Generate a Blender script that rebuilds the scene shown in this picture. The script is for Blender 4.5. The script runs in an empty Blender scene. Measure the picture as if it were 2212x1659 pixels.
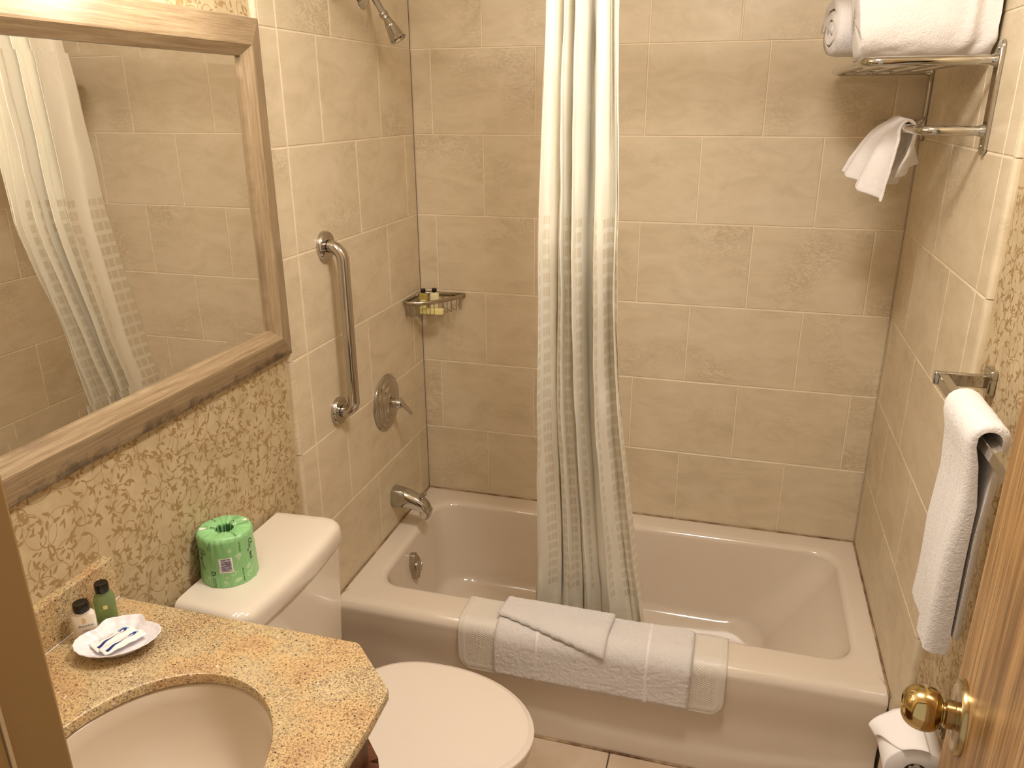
import bpy, bmesh, math, random
from mathutils import Vector, Matrix, noise as mnoise
random.seed(7)
C = bpy.context.scene
COL = C.collection
PI = math.pi
# ------------------------------------------------------------------ camera, world, exposure
cam = bpy.data.cameras.new('camera'); camo = bpy.data.objects.new('camera', cam); COL.objects.link(camo)
camo.location = (1.0561, -2.524, 1.7926); camo.rotation_euler = (1.2265, 0.0044, 0.2774)
cam.sensor_width = 36.0; cam.lens = 1694.06 / 2212 * 36.0; cam.clip_start = 0.02
C.camera = camo
C.view_settings.view_transform = 'Standard'; C.view_settings.look = 'None'
C.view_settings.gamma = 1.0; C.view_settings.use_curve_mapping = False
C.view_settings.exposure = 0.28
W = bpy.data.worlds.new('world'); C.world = W; W.use_nodes = True
W.node_tree.nodes['Background'].inputs[0].default_value = (1.0, 0.90, 0.78, 1)
W.node_tree.nodes['Background'].inputs[1].default_value = 0.55
LAMP_COLOR = (1.0, 0.935, 0.86); LAMP_STRENGTH = 29.0; CEIL_STRENGTH = 80.0     # vanity globes and ceiling dome
FL = 0.03; W_ = 1.524; TH = 0.012; CEIL = 2.47; FRONT = -2.172
LAMPS = [-1.22, -1.48, -1.74]; LAMP_X = 0.145; LAMP_Z = 2.105

# ------------------------------------------------------------------ helpers
def lin(r, g, b):
    f = lambda c: (c/255/12.92) if c/255 <= .04045 else ((c/255+.055)/1.055)**2.4
    return (f(r), f(g), f(b), 1)
def newmat(name):
    m = bpy.data.materials.new(name); m.use_nodes = True
    return m, m.node_tree, m.node_tree.nodes['Principled BSDF']
def N(nt, t, **kw):
    n = nt.nodes.new(t)
    for k, v in kw.items():
        if k in n.inputs: n.inputs[k].default_value = v
        else: setattr(n, k, v)
    return n
def simple(name, col, rough=.5, metal=0, **kw):
    m, nt, b = newmat(name)
    b.inputs['Base Color'].default_value = col; b.inputs['Roughness'].default_value = rough; b.inputs['Metallic'].default_value = metal
    for k, v in kw.items(): b.inputs[k.replace('_', ' ')].default_value = v
    return m
def ramp(nt, stops):
    r = nt.nodes.new('ShaderNodeValToRGB'); e = r.color_ramp.elements
    while len(e) > 1: e.remove(e[-1])
    e[0].position = stops[0][0]; e[0].color = stops[0][1]
    for p, c in stops[1:]:
        x = e.new(p); x.color = c
    return r
def bumpify(nt, b, src, strength, dist=.002):
    bp = N(nt, 'ShaderNodeBump', Strength=strength, Distance=dist)
    nt.links.new(src, bp.inputs['Height']); nt.links.new(bp.outputs[0], b.inputs['Normal'])
def mixc(nt, fac, a, b_):
    m = nt.nodes.new('ShaderNodeMix'); m.data_type = 'RGBA'
    for s, v in ((0, fac), (6, a), (7, b_)):
        if hasattr(v, 'is_output'): nt.links.new(v, m.inputs[s])
        else: m.inputs[s].default_value = v
    return m.outputs[2]

def mesh(name, V, F, mats, parent=None, smooth=True, uv=None, mi=None, angle=40, bev=0, bseg=2, sub=0, solid=0, soff=0):
    me = bpy.data.meshes.new(name); me.from_pydata([tuple(v) for v in V], [], F)
    if not isinstance(mats, (list, tuple)): mats = [mats]
    for m in mats: me.materials.append(m)
    if uv:
        ul = me.uv_layers.new(name='UVMap')
        for p in me.polygons:
            for li in p.loop_indices: ul.data[li].uv = uv[me.loops[li].vertex_index]
    if mi:
        for p, i in zip(me.polygons, mi): p.material_index = i
    bm = bmesh.new(); bm.from_mesh(me); bmesh.ops.recalc_face_normals(bm, faces=bm.faces); bm.to_mesh(me); bm.free()
    if smooth:
        for p in me.polygons: p.use_smooth = True
        me.set_sharp_from_angle(angle=math.radians(angle))
    o = bpy.data.objects.new(name, me); COL.objects.link(o)
    if solid:
        s = o.modifiers.new('solid', 'SOLIDIFY'); s.thickness = solid; s.offset = soff
    if bev:
        s = o.modifiers.new('bevel', 'BEVEL'); s.width = bev; s.segments = bseg; s.limit_method = 'ANGLE'; s.angle_limit = math.radians(35)
    if sub:
        s = o.modifiers.new('sub', 'SUBSURF'); s.levels = sub; s.render_levels = sub
    if parent:
        o.parent = parent; o.matrix_parent_inverse = Matrix.Translation(parent.location).inverted() @ Matrix.Identity(4)
        o.matrix_parent_inverse = parent_inv(parent)
    return o
def parent_inv(p):
    m = Matrix.Translation(p.location) @ p.rotation_euler.to_matrix().to_4x4()
    if p.parent: m = p.parent.matrix_parent_inverse @ m if False else m
    return m.inverted()
def tag(o, label, cat, group=None):
    o['label'] = label; o['category'] = cat
    if group: o['group'] = group
    return o
def thing(name, loc, label, cat, group=None):
    o = bpy.data.objects.new(name, None); COL.objects.link(o); o.location = loc; o.empty_display_size = .05
    return tag(o, label, cat, group)
def struct(o): o['kind'] = 'structure'; return o

class MB:
    def __init__(s): s.V = []; s.F = []; s.U = []; s.M = []
    def add(s, V, F, mi=0, uv=None):
        b = len(s.V); s.V += [Vector(v) for v in V]; s.F += [tuple(i+b for i in f) for f in F]
        s.U += uv if uv else [(0, 0)]*len(V); s.M += [mi]*len(F); return s
    def box(s, a, b, mi=0):
        x0, y0, z0 = a; x1, y1, z1 = b
        return s.add([(x0,y0,z0),(x1,y0,z0),(x1,y1,z0),(x0,y1,z0),(x0,y0,z1),(x1,y0,z1),(x1,y1,z1),(x0,y1,z1)],
                     [(0,3,2,1),(4,5,6,7),(0,1,5,4),(1,2,6,5),(2,3,7,6),(3,0,4,7)], mi)
    def obox(s, c, ax, ay, az, mi=0):   # oriented box: centre and three half-axis vectors
        c, ax, ay, az = map(Vector, (c, ax, ay, az))
        V = [c+i*ax+j*ay+k*az for k in (-1, 1) for i, j in ((-1,-1),(1,-1),(1,1),(-1,1))]
        return s.add(V, [(0,3,2,1),(4,5,6,7),(0,1,5,4),(1,2,6,5),(2,3,7,6),(3,0,4,7)], mi)
    def tube(s, P, r, n=16, closed=False, cap=True, mi=0):
        P = [Vector(p) for p in P]; m = len(P); R = r if isinstance(r, (list, tuple)) else [r]*m
        T = []
        for i in range(m):
            a = P[(i-1) % m] if (closed or i > 0) else P[i]; b = P[(i+1) % m] if (closed or i < m-1) else P[i]
            T.append((b-a).normalized())
        up = Vector((0,0,1)) if abs(T[0].z) < .9 else Vector((1,0,0))
        nrm = (up - T[0]*up.dot(T[0])).normalized(); V = []
        for i in range(m):
            nrm = (nrm - T[i]*nrm.dot(T[i])).normalized(); bi = T[i].cross(nrm)
            V += [P[i] + (nrm*math.cos(2*PI*k/n) + bi*math.sin(2*PI*k/n))*R[i] for k in range(n)]
        F = []
        for i in range(m if closed else m-1):
            j = (i+1) % m
            F += [(i*n+k, i*n+(k+1) % n, j*n+(k+1) % n, j*n+k) for k in range(n)]
        if cap and not closed: F += [tuple(range(n))[::-1], tuple((m-1)*n+k for k in range(n))]
        return s.add(V, F, mi)
    def lathe(s, prof, o, d, n=40, mi=0, sx=1, cap=True):  # prof: (radius, height along d)
        o, d = Vector(o), Vector(d).normalized()
        u = d.cross(Vector((0,0,1))) if abs(d.z) < .9 else Vector((1,0,0)); u.normalize(); w = d.cross(u); V = []
        for r, h in prof: V += [o + d*h + (u*math.cos(2*PI*k/n)*sx + w*math.sin(2*PI*k/n))*r for k in range(n)]
        F = []; m = len(prof)
        for i in range(m-1): F += [(i*n+k, i*n+(k+1) % n, (i+1)*n+(k+1) % n, (i+1)*n+k) for k in range(n)]
        if cap: F += [tuple(range(n))[::-1], tuple((m-1)*n+k for k in range(n))]
        return s.add(V, F, mi)
    def rings(s, R, cap0=False, cap1=False, mi=0, closed=True):
        n = len(R[0]); V = [v for r in R for v in r]; F = []
        for i in range(len(R)-1):
            for k in range(n if closed else n-1): F.append((i*n+k, i*n+(k+1) % n, (i+1)*n+(k+1) % n, (i+1)*n+k))
        if cap0: F.append(tuple(range(n))[::-1])
        if cap1: F.append(tuple((len(R)-1)*n+k for k in range(n)))
        return s.add(V, F, mi)
    def ball(s, c, r, n=16, sc=(1,1,1), mi=0):
        prof = [(max(r*math.sin(PI*i/n), 1e-5), -r*math.cos(PI*i/n)) for i in range(n+1)]
        b = len(s.V); s.lathe(prof, (0,0,0), (0,0,1), n*2, mi)
        for i in range(b, len(s.V)): v = s.V[i]; s.V[i] = Vector((v.x*sc[0]+c[0], v.y*sc[1]+c[1], v.z*sc[2]+c[2]))
        return s
    def poly(s, P, mi=0): return s.add(P, [tuple(range(len(P)))], mi)
    def prism(s, P, d, mi=0):
        d = Vector(d); n = len(P); A = [Vector(p) for p in P]
        return s.add(A+[a+d for a in A], [tuple(range(n))[::-1], tuple(range(n, 2*n))]+[(k, (k+1) % n, n+(k+1) % n, n+k) for k in range(n)], mi)
    def obj(s, name, mats, parent=None, **kw):
        return mesh(name, s.V, s.F, mats, parent, uv=s.U, mi=s.M, **kw)

def arc(c, u, v, r, a0, a1, n=8):
    c, u, v = Vector(c), Vector(u), Vector(v)
    return [c + u*r*math.cos(a0+(a1-a0)*i/n) + v*r*math.sin(a0+(a1-a0)*i/n) for i in range(n+1)]
def catmull(P, n):
    P = [Vector(p) for p in P]; out = []
    for i in range(len(P)-1):
        a = P[i-1] if i else P[0]*2-P[1]; b, c = P[i], P[i+1]; d = P[i+2] if i+2 < len(P) else P[-1]*2-P[-2]
        for k in range(n):
            t = k/n; out.append(.5*((2*b)+(c-a)*t+(2*a-5*b+4*c-d)*t*t+(3*b-a-3*c+d)*t**3))
    out.append(P[-1]); return out
def rrect(x0, x1, y0, y1, r, nc=8, ns=24):
    P = []
    def side(ax, ay, bx, by):
        for i in range(ns): P.append((ax+(bx-ax)*i/ns, ay+(by-ay)*i/ns))
    def cor(cx, cy, a0):
        for i in range(nc): P.append((cx+r*math.cos(a0+PI/2*i/nc), cy+r*math.sin(a0+PI/2*i/nc)))
    side(x0+r, y0, x1-r, y0); cor(x1-r, y0+r, -PI/2); side(x1, y0+r, x1, y1-r); cor(x1-r, y1-r, 0)
    side(x1-r, y1, x0+r, y1); cor(x0+r, y1-r, PI/2); side(x0, y1-r, x0, y0+r); cor(x0+r, y0+r, PI)
    return P
def nz(x, y=0, z=0): return mnoise.noise(Vector((x, y, z)))
def sstep(a, b, x):
    t = min(1, max(0, (x-a)/(b-a))); return t*t*(3-2*t)
def textmesh(s, size, shear=0, bold=0):
    cu = bpy.data.curves.new('t', 'FONT'); cu.body = s; cu.size = size; cu.shear = shear; cu.align_x = 'CENTER'; cu.align_y = 'CENTER'; cu.offset = bold
    cu.resolution_u = 3
    o = bpy.data.objects.new('t', cu); me = bpy.data.meshes.new_from_object(o)
    V = [v.co.copy() for v in me.vertices]; F = [tuple(p.vertices) for p in me.polygons]
    bpy.data.objects.remove(o); bpy.data.curves.remove(cu); bpy.data.meshes.remove(me)
    return V, F

# ------------------------------------------------------------------ materials
def m_tile():
    m, nt, b = newmat('wall_tile_ceramic'); L = nt.links
    tc = N(nt, 'ShaderNodeTexCoord'); at = N(nt, 'ShaderNodeAttribute', attribute_name='tint')
    mp = N(nt, 'ShaderNodeVectorMath', operation='MULTIPLY_ADD'); mp.inputs[1].default_value = (9, 9, 9)
    L.new(at.outputs['Vector'], mp.inputs[0]); L.new(tc.outputs['Object'], mp.inputs[2])
    sc = N(nt, 'ShaderNodeMapping'); sc.inputs['Scale'].default_value = (1, 1, 2.2); L.new(mp.outputs[0], sc.inputs[0])
    n1 = N(nt, 'ShaderNodeTexNoise', Scale=7.5, Detail=9.0, Roughness=.66, Distortion=.7); L.new(sc.outputs[0], n1.inputs['Vector'])
    r1 = ramp(nt, [(.30, lin(201,185,155)), (.5, lin(213,197,168)), (.68, lin(219,204,177))]); L.new(n1.outputs[0], r1.inputs[0])
    n2 = N(nt, 'ShaderNodeTexNoise', Scale=22.0, Detail=10.0, Roughness=.7, Distortion=1.6); L.new(sc.outputs[0], n2.inputs['Vector'])
    r2 = ramp(nt, [(.46, (0,0,0,1)), (.515, (1,1,1,1)), (.58, (0,0,0,1))]); L.new(n2.outputs[0], r2.inputs[0])
    n3 = N(nt, 'ShaderNodeTexNoise', Scale=4.0, Detail=3.0); L.new(mp.outputs[0], n3.inputs['Vector'])
    r3 = ramp(nt, [(.52, (0,0,0,1)), (.68, (.6,.6,.6,1))]); L.new(n3.outputs[0], r3.inputs[0])
    mu = N(nt, 'ShaderNodeMath', operation='MULTIPLY'); L.new(r2.outputs[0], mu.inputs[0]); L.new(r3.outputs[0], mu.inputs[1])
    c = mixc(nt, mu.outputs[0], r1.outputs[0], lin(172,153,122)); L.new(c, b.inputs['Base Color'])
    b.inputs['Roughness'].default_value = .38; b.inputs['Specular IOR Level'].default_value = .4
    bumpify(nt, b, n2.outputs[0], .12, .0012)
    return m
def m_granite():
    m, nt, b = newmat('speckled_granite'); L = nt.links
    tc = N(nt, 'ShaderNodeTexCoord')
    n1 = N(nt, 'ShaderNodeTexNoise', Scale=9.0, Detail=4.0, Roughness=.6); L.new(tc.outputs['Object'], n1.inputs['Vector'])
    r1 = ramp(nt, [(.36, lin(176,138,100)), (.45, lin(206,174,124)), (.54, lin(186,178,142)), (.66, lin(208,194,160))]); L.new(n1.outputs[0], r1.inputs[0])
    n2 = N(nt, 'ShaderNodeTexNoise', Scale=210.0, Detail=6.0, Roughness=.75); L.new(tc.outputs['Object'], n2.inputs['Vector'])
    r2 = ramp(nt, [(.38, lin(108,78,56)), (.46, lin(186,150,104)), (.53, lin(220,194,146)), (.62, lin(190,152,102))]); L.new(n2.outputs[0], r2.inputs[0])
    c1 = mixc(nt, .6, r1.outputs[0], r2.outputs[0])
    n3 = N(nt, 'ShaderNodeTexNoise', Scale=5.0, Detail=7.0, Roughness=.7, Distortion=.5); L.new(tc.outputs['Object'], n3.inputs['Vector'])
    n4 = N(nt, 'ShaderNodeTexNoise', Scale=330.0, Detail=3.0, Roughness=.6); L.new(tc.outputs['Object'], n4.inputs['Vector'])
    ad = N(nt, 'ShaderNodeMath', operation='MULTIPLY_ADD'); ad.inputs[1].default_value = .45; L.new(n3.outputs[0], ad.inputs[0]); L.new(n4.outputs[0], ad.inputs[2])
    r4 = ramp(nt, [(.74, (0,0,0,1)), (.84, (.75,.75,.75,1))]); L.new(ad.outputs[0], r4.inputs[0])
    c2 = mixc(nt, r4.outputs[0], c1, lin(112,88,74))
    vo = N(nt, 'ShaderNodeTexVoronoi', Scale=250.0); L.new(tc.outputs['Object'], vo.inputs['Vector'])
    wn = N(nt, 'ShaderNodeTexWhiteNoise'); L.new(vo.outputs['Position'], wn.inputs['Vector'])
    r5 = ramp(nt, [(0, (1,1,1,1)), (.30, (1,1,1,1)), (.42, (0,0,0,1))]); L.new(vo.outputs['Distance'], r5.inputs[0])
    r6 = ramp(nt, [(.86, (0,0,0,1)), (.89, (.85,.85,.85,1))]); L.new(wn.outputs[0], r6.inputs[0])
    mu = N(nt, 'ShaderNodeMath', operation='MULTIPLY'); L.new(r5.outputs[0], mu.inputs[0]); L.new(r6.outputs[0], mu.inputs[1])
    c3 = mixc(nt, mu.outputs[0], c2, lin(52,34,20))
    vo2 = N(nt, 'ShaderNodeTexVoronoi', Scale=110.0); mp2 = N(nt, 'ShaderNodeMapping'); mp2.inputs['Location'].default_value = (3.3, 1.7, .5)
    L.new(tc.outputs['Object'], mp2.inputs[0]); L.new(mp2.outputs[0], vo2.inputs['Vector'])
    wn2 = N(nt, 'ShaderNodeTexWhiteNoise'); L.new(vo2.outputs['Position'], wn2.inputs['Vector'])
    r7 = ramp(nt, [(0, (1,1,1,1)), (.2, (1,1,1,1)), (.35, (0,0,0,1))]); L.new(vo2.outputs['Distance'], r7.inputs[0])
    r8 = ramp(nt, [(.965, (0,0,0,1)), (.975, (.6,.6,.6,1))]); L.new(wn2.outputs[0], r8.inputs[0])
    mu2 = N(nt, 'ShaderNodeMath', operation='MULTIPLY'); L.new(r7.outputs[0], mu2.inputs[0]); L.new(r8.outputs[0], mu2.inputs[1])
    c4 = mixc(nt, mu2.outputs[0], c3, lin(240,226,200))
    L.new(c4, b.inputs['Base Color']); b.inputs['Roughness'].default_value = .22
    return m
def m_wood(name, dark, mid, light, sx=3.0, sy=90.0, rough=.45, stain=False, use='UV', fine=.5):
    m, nt, b = newmat(name); L = nt.links
    tc = N(nt, 'ShaderNodeTexCoord'); mp = N(nt, 'ShaderNodeMapping'); mp.inputs['Scale'].default_value = (sx, sy, 1)
    L.new(tc.outputs[use], mp.inputs[0])
    n1 = N(nt, 'ShaderNodeTexNoise', Scale=1.0, Detail=8.0, Roughness=.65, Distortion=.25); L.new(mp.outputs[0], n1.inputs['Vector'])
    r1 = ramp(nt, [(.32, dark), (.5, mid), (.66, light)]); L.new(n1.outputs[0], r1.inputs[0])
    mp2 = N(nt, 'ShaderNodeMapping'); mp2.inputs['Scale'].default_value = (sx*6, sy*7, 1); L.new(tc.outputs[use], mp2.inputs[0])
    n2 = N(nt, 'ShaderNodeTexNoise', Scale=1.0, Detail=3.0); L.new(mp2.outputs[0], n2.inputs['Vector'])
    r2 = ramp(nt, [(.36, (fine,fine,fine,1)), (.48, (0,0,0,1))]); L.new(n2.outputs[0], r2.inputs[0])
    c = mixc(nt, r2.outputs[0], r1.outputs[0], dark)
    if stain:
        sp = N(nt, 'ShaderNodeSeparateXYZ'); L.new(tc.outputs['UV'], sp.inputs[0])
        n3 = N(nt, 'ShaderNodeTexNoise', Scale=16.0, Detail=7.0, Roughness=.75); L.new(tc.outputs['UV'], n3.inputs['Vector'])
        ml = N(nt, 'ShaderNodeMath', operation='MULTIPLY_ADD'); ml.inputs[1].default_value = -7.0; L.new(sp.outputs[1], ml.inputs[0]); L.new(n3.outputs[0], ml.inputs[2])
        r3 = ramp(nt, [(.33, (0,0,0,1)), (.52, (.9,.9,.9,1))]); L.new(ml.outputs[0], r3.inputs[0])
        c = mixc(nt, r3.outputs[0], c, lin(78,60,42))
    L.new(c, b.inputs['Base Color']); b.inputs['Roughness'].default_value = rough
    bumpify(nt, b, n2.outputs[0], .15, .0006)
    return m
def m_terry(name, col):
    m, nt, b = newmat(name); L = nt.links
    tc = N(nt, 'ShaderNodeTexCoord')
    n = N(nt, 'ShaderNodeTexNoise', Scale=330.0, Detail=3.0, Roughness=.7); L.new(tc.outputs['Object'], n.inputs['Vector'])
    n2 = N(nt, 'ShaderNodeTexNoise', Scale=120.0, Detail=2.0, Roughness=.6); L.new(tc.outputs['Object'], n2.inputs['Vector'])
    ad = N(nt, 'ShaderNodeMath', operation='ADD'); L.new(n.outputs[0], ad.inputs[0]); L.new(n2.outputs[0], ad.inputs[1])
    b.inputs['Base Color'].default_value = col; b.inputs['Roughness'].default_value = 1.0; b.inputs['Specular IOR Level'].default_value = .1
    b.inputs['Sheen Weight'].default_value = .3; b.inputs['Sheen Roughness'].default_value = .6
    bumpify(nt, b, ad.outputs[0], .75, .0022)
    return m
def m_curtain():
    m, nt, b = newmat('curtain_fabric'); L = nt.links
    tc = N(nt, 'ShaderNodeTexCoord')
    sp = N(nt, 'ShaderNodeSeparateXYZ'); L.new(tc.outputs['UV'], sp.inputs[0])
    def M(op, a, bb=None, c=None):
        n = N(nt, 'ShaderNodeMath', operation=op)
        for i, v in enumerate((a, bb, c)):
            if v is None: continue
            if hasattr(v, 'is_output'): L.new(v, n.inputs[i])
            else: n.inputs[i].default_value = v
        return n.outputs[0]
    u, v = sp.outputs[0], sp.outputs[1]
    fu = M('FRACT', M('DIVIDE', u, .020)); fv = M('FRACT', M('DIVIDE', v, .034))
    inu = M('MULTIPLY', M('GREATER_THAN', fu, .14), M('LESS_THAN', fu, .93)); inv = M('GREATER_THAN', fv, .34)
    grp = M('FRACT', M('DIVIDE', u, .12)); g = M('LESS_THAN', grp, .5)
    sq = M('MULTIPLY', M('MULTIPLY', inu, inv), g)
    # hem band of lighter small squares
    fv2 = M('FRACT', M('DIVIDE', v, .022)); low = M('LESS_THAN', v, .07)
    sq2 = M('MULTIPLY', M('MULTIPLY', inu, M('GREATER_THAN', fv2, .25)), low)
    hi = M('MULTIPLY', M('GREATER_THAN', v, .10), M('LESS_THAN', v, 1.22))
    sqf = M('MULTIPLY', sq, hi)
    c = mixc(nt, sqf, lin(253,249,236), lin(238,229,208)); c = mixc(nt, sq2, c, lin(250,244,226))
    L.new(c, b.inputs['Base Color']); b.inputs['Roughness'].default_value = .5; b.inputs['Sheen Weight'].default_value = .2
    nn = N(nt, 'ShaderNodeTexNoise', Scale=28.0, Detail=5.0, Roughness=.6); L.new(tc.outputs['UV'], nn.inputs['Vector'])
    bumpify(nt, b, nn.outputs[0], .35, .006)
    tr = N(nt, 'ShaderNodeBsdfTranslucent'); tr.inputs[0].default_value = lin(252,238,190)
    mx = N(nt, 'ShaderNodeMixShader'); out = nt.nodes['Material Output']
    f = M('MULTIPLY_ADD', sqf, .05, .16); L.new(f, mx.inputs[0])
    L.new(b.outputs[0], mx.inputs[1]); L.new(tr.outputs[0], mx.inputs[2]); L.new(mx.outputs[0], out.inputs[0])
    return m
M_tile = m_tile(); M_gran = m_granite()
M_grout = simple('grout', lin(236,218,192), .8)
M_paper = simple('wallpaper_base', lin(206,182,140), .75)
def _paper():
    nt = M_paper.node_tree; b = nt.nodes['Principled BSDF']
    tc = N(nt, 'ShaderNodeTexCoord'); n = N(nt, 'ShaderNodeTexNoise', Scale=22.0, Detail=5.0, Roughness=.6); nt.links.new(tc.outputs['Object'], n.inputs['Vector'])
    r = ramp(nt, [(.35, lin(184,164,128)), (.6, lin(198,179,144))]); nt.links.new(n.outputs[0], r.inputs[0]); nt.links.new(r.outputs[0], b.inputs['Base Color'])
_paper()
M_print = simple('wallpaper_print_ink', lin(160,132,90), .65)
M_floor = simple('floor_tile', lin(206,184,158), .35)
def _noisecol(m, s, a, b2, det=5.0):
    nt = m.node_tree; b = nt.nodes['Principled BSDF']
    tc = N(nt, 'ShaderNodeTexCoord'); n = N(nt, 'ShaderNodeTexNoise', Scale=s, Detail=det, Roughness=.6); nt.links.new(tc.outputs['Object'], n.inputs['Vector'])
    r = ramp(nt, [(.35, a), (.65, b2)]); nt.links.new(n.outputs[0], r.inputs[0]); nt.links.new(r.outputs[0], b.inputs['Base Color'])
_noisecol(M_floor, 8.0, lin(196,172,144), lin(212,192,168))
M_dgrout = simple('dark_grout', lin(92,72,54), .9)
M_caulk = simple('aged_caulk', lin(118,88,54), .8)
_noisecol(M_caulk, 14.0, lin(96,66,38), lin(190,160,122))
M_tub = simple('tub_enamel', lin(224,210,192), .14, 0, Coat_Weight=.5, Coat_Roughness=.06)
M_porc = simple('toilet_porcelain', lin(229,218,202), .12, 0, Coat_Weight=.4, Coat_Roughness=.05)
M_seat = simple('toilet_seat_plastic', lin(230,217,202), .22)
M_sink = simple('sink_porcelain', lin(208,193,173), .14)
M_chrome = simple('chrome', (.54,.52,.48,1), .06, 1.0)
M_nick = simple('brushed_nickel', (.50,.44,.36,1), .24, 1.0)
M_steel = simple('polished_steel', (.54,.50,.45,1), .12, 1.0)
M_brass = simple('polished_brass', (.56,.42,.19,1), .11, 1.0)
M_brassd = simple('aged_brass', (.44,.33,.16,1), .2, 1.0)
M_mirror = simple('mirror_silver', (.86,.84,.80,1), .0, 1.0)
M_frame = m_wood('mirror_frame_wood', lin(126,104,78), lin(152,130,100), lin(168,147,117), 7, 190, .33, True, fine=.35)
M_oak = m_wood('oak_door_veneer', lin(108,76,40), lin(170,130,80), lin(200,162,110), 1.4, 40, .35, fine=.8)
M_cab = m_wood('vanity_cabinet_wood', lin(84,48,28), lin(110,66,38), lin(128,80,48), 3, 60, .4, use='Object')
M_jamb = simple('brown_painted_door_frame', lin(134,104,62), .45)
M_jambl = simple('worn_frame_edge', lin(176,150,112), .5)
M_ceil = simple('ceiling_paint', lin(240,232,216), .9)
M_terry = m_terry('white_terry', lin(226,219,214))
M_terryband = simple('woven_towel_band', lin(236,230,226), .8)
M_mat = simple('rubber_bath_mat', lin(222,213,200), .45)
M_curt = m_curtain()
M_black = simple('black_plastic', lin(14,12,12), .25)
M_globe, _nt, _b = newmat('lit_globe')
_b.inputs['Base Color'].default_value = (1,1,1,1); _b.inputs['Emission Color'].default_value = (*LAMP_COLOR, 1); _b.inputs['Emission Strength'].default_value = LAMP_STRENGTH
M_dome, _nt, _b = newmat('lit_dome')
_b.inputs['Base Color'].default_value = (1,1,1,1); _b.inputs['Emission Color'].default_value = (*LAMP_COLOR, 1); _b.inputs['Emission Strength'].default_value = CEIL_STRENGTH
M_white = simple('white_ceramic', lin(240,236,240), .15)
M_paperw = simple('white_paper', lin(246,240,236), .8)
M_tp = simple('toilet_tissue', lin(240,234,230), .95)
M_cream = simple('cream_plastic', lin(232,220,172), .35)
M_lotion = simple('milky_lotion_bottle', lin(226,216,200), .3, Subsurface_Weight=.1)
M_greenb = simple('green_shampoo_bottle', lin(150,176,120), .12, Transmission_Weight=.55, IOR=1.35)
M_amber = simple('clear_amber_bottle', lin(216,196,110), .1, Transmission_Weight=.6, IOR=1.3)
M_soap = simple('yellow_soap_wrapper', lin(234,222,150), .4)
M_green = simple('green_tissue_wrapper', lin(146,204,138), .36, Coat_Weight=.2, Coat_Roughness=.3)
M_leaf = simple('pale_leaf_print', lin(184,220,170), .4)
M_leafd = simple('dark_green_fold', lin(30,80,40), .4)
M_ink = simple('black_ink', lin(22,28,36), .5)
M_bar = simple('barcode_ink', lin(92,84,120), .6)
M_navy = simple('navy_ink', lin(24,40,120), .5)
M_sky = simple('light_blue_ink', lin(110,165,225), .5)
M_tan = simple('tan_ink', lin(214,180,120), .5)
M_grey = simple('grey_ink', lin(120,110,104), .6)
M_dark = simple('dark_cavity', lin(20,16,12), .7)
M_shade = simple('fixture_metal', (.6,.5,.38,1), .2, 1.0)

# ------------------------------------------------------------------ wallpaper vines (printed pattern as a thin layer)
def vines(fn, u0, u1, v0, v1, rnd, nrm=1, cell=.034):
    mb = MB()
    def lens(cx, cy, a, l, w, bend=0):
        P = []; n = 6
        for sgn in (1, -1):
            rng = range(n+1) if sgn > 0 else range(n-1, 0, -1)
            for i in rng:
                t = i/n; ww = w*math.sin(PI*t**.8)*sgn; xx = l*t; yy = ww+bend*l*t*t
                P.append((cx+xx*math.cos(a)-yy*math.sin(a), cy+xx*math.sin(a)+yy*math.cos(a)))
        return P
    def ok(P): return all(u0 < p[0] < u1 and v0 < p[1] < v1 for p in P)
    lev = [0]
    def lift(p):
        q = Vector(fn(*p)); return q+Vector((nrm*.000001*(lev[0] % 151), 0, 0))
    def put(P):
        lev[0] += 1
        if ok(P): mb.add([lift(p) for p in P], [tuple(range(len(P)))])
    def stem(cx, cy, a, k0, k1, L, w0, w1):
        n = 14; x, y, th = cx, cy, a; A = []; B = []
        for i in range(n+1):
            t = i/n; w = w0+(w1-w0)*t
            A.append((x-w*math.sin(th), y+w*math.cos(th))); B.append((x+w*math.sin(th), y-w*math.cos(th)))
            th += (k0+(k1-k0)*t)*L/n; x += math.cos(th)*L/n; y += math.sin(th)*L/n
        lev[0] += 1
        if ok(A) and ok(B): mb.add([lift(p) for p in A+B], [(i, i+1, n+2+i, n+1+i) for i in range(n)])
        return x, y, th
    nu, nv = int((u1-u0)/cell)+1, int((v1-v0)/cell)+1
    for i in range(nu):
        for j in range(nv):
            cx = u0+(i+.5+rnd.uniform(-.35,.35))*cell; cy = v0+(j+.5+rnd.uniform(-.35,.35))*cell
            a = rnd.uniform(0, 2*PI); sg = rnd.choice((-1, 1)); k = rnd.random()
            x, y, th = stem(cx, cy, a, sg*rnd.uniform(5,25), sg*rnd.uniform(45,95), rnd.uniform(.035,.062), .0005, .0013)
            put(lens(x, y, th, .014, .0031, sg*.3))
            mx, my, mth = cx, cy, a+PI
            if k < .45:      # three-petal flower at the stem's root
                for da, l in ((-.75,.014),(0,.016),(.75,.014)): put(lens(mx, my, mth+da, l, .0032, da*.5))
            else:
                x2, y2, th2 = stem(cx, cy, mth, -sg*rnd.uniform(5,30), -sg*rnd.uniform(20,60), rnd.uniform(.02,.035), .0004, .0008)
                put(lens(x2, y2, th2, 0.019, .0035, -sg*.25))
            for q in range(2):
                a2 = rnd.uniform(0, 2*PI); px = cx+rnd.uniform(-.6,.6)*cell; py = cy+rnd.uniform(-.6,.6)*cell
                put(lens(px, py, a2, rnd.uniform(.010,.018), .0024, rnd.uniform(-.4,.4)))
    return mb
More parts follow.
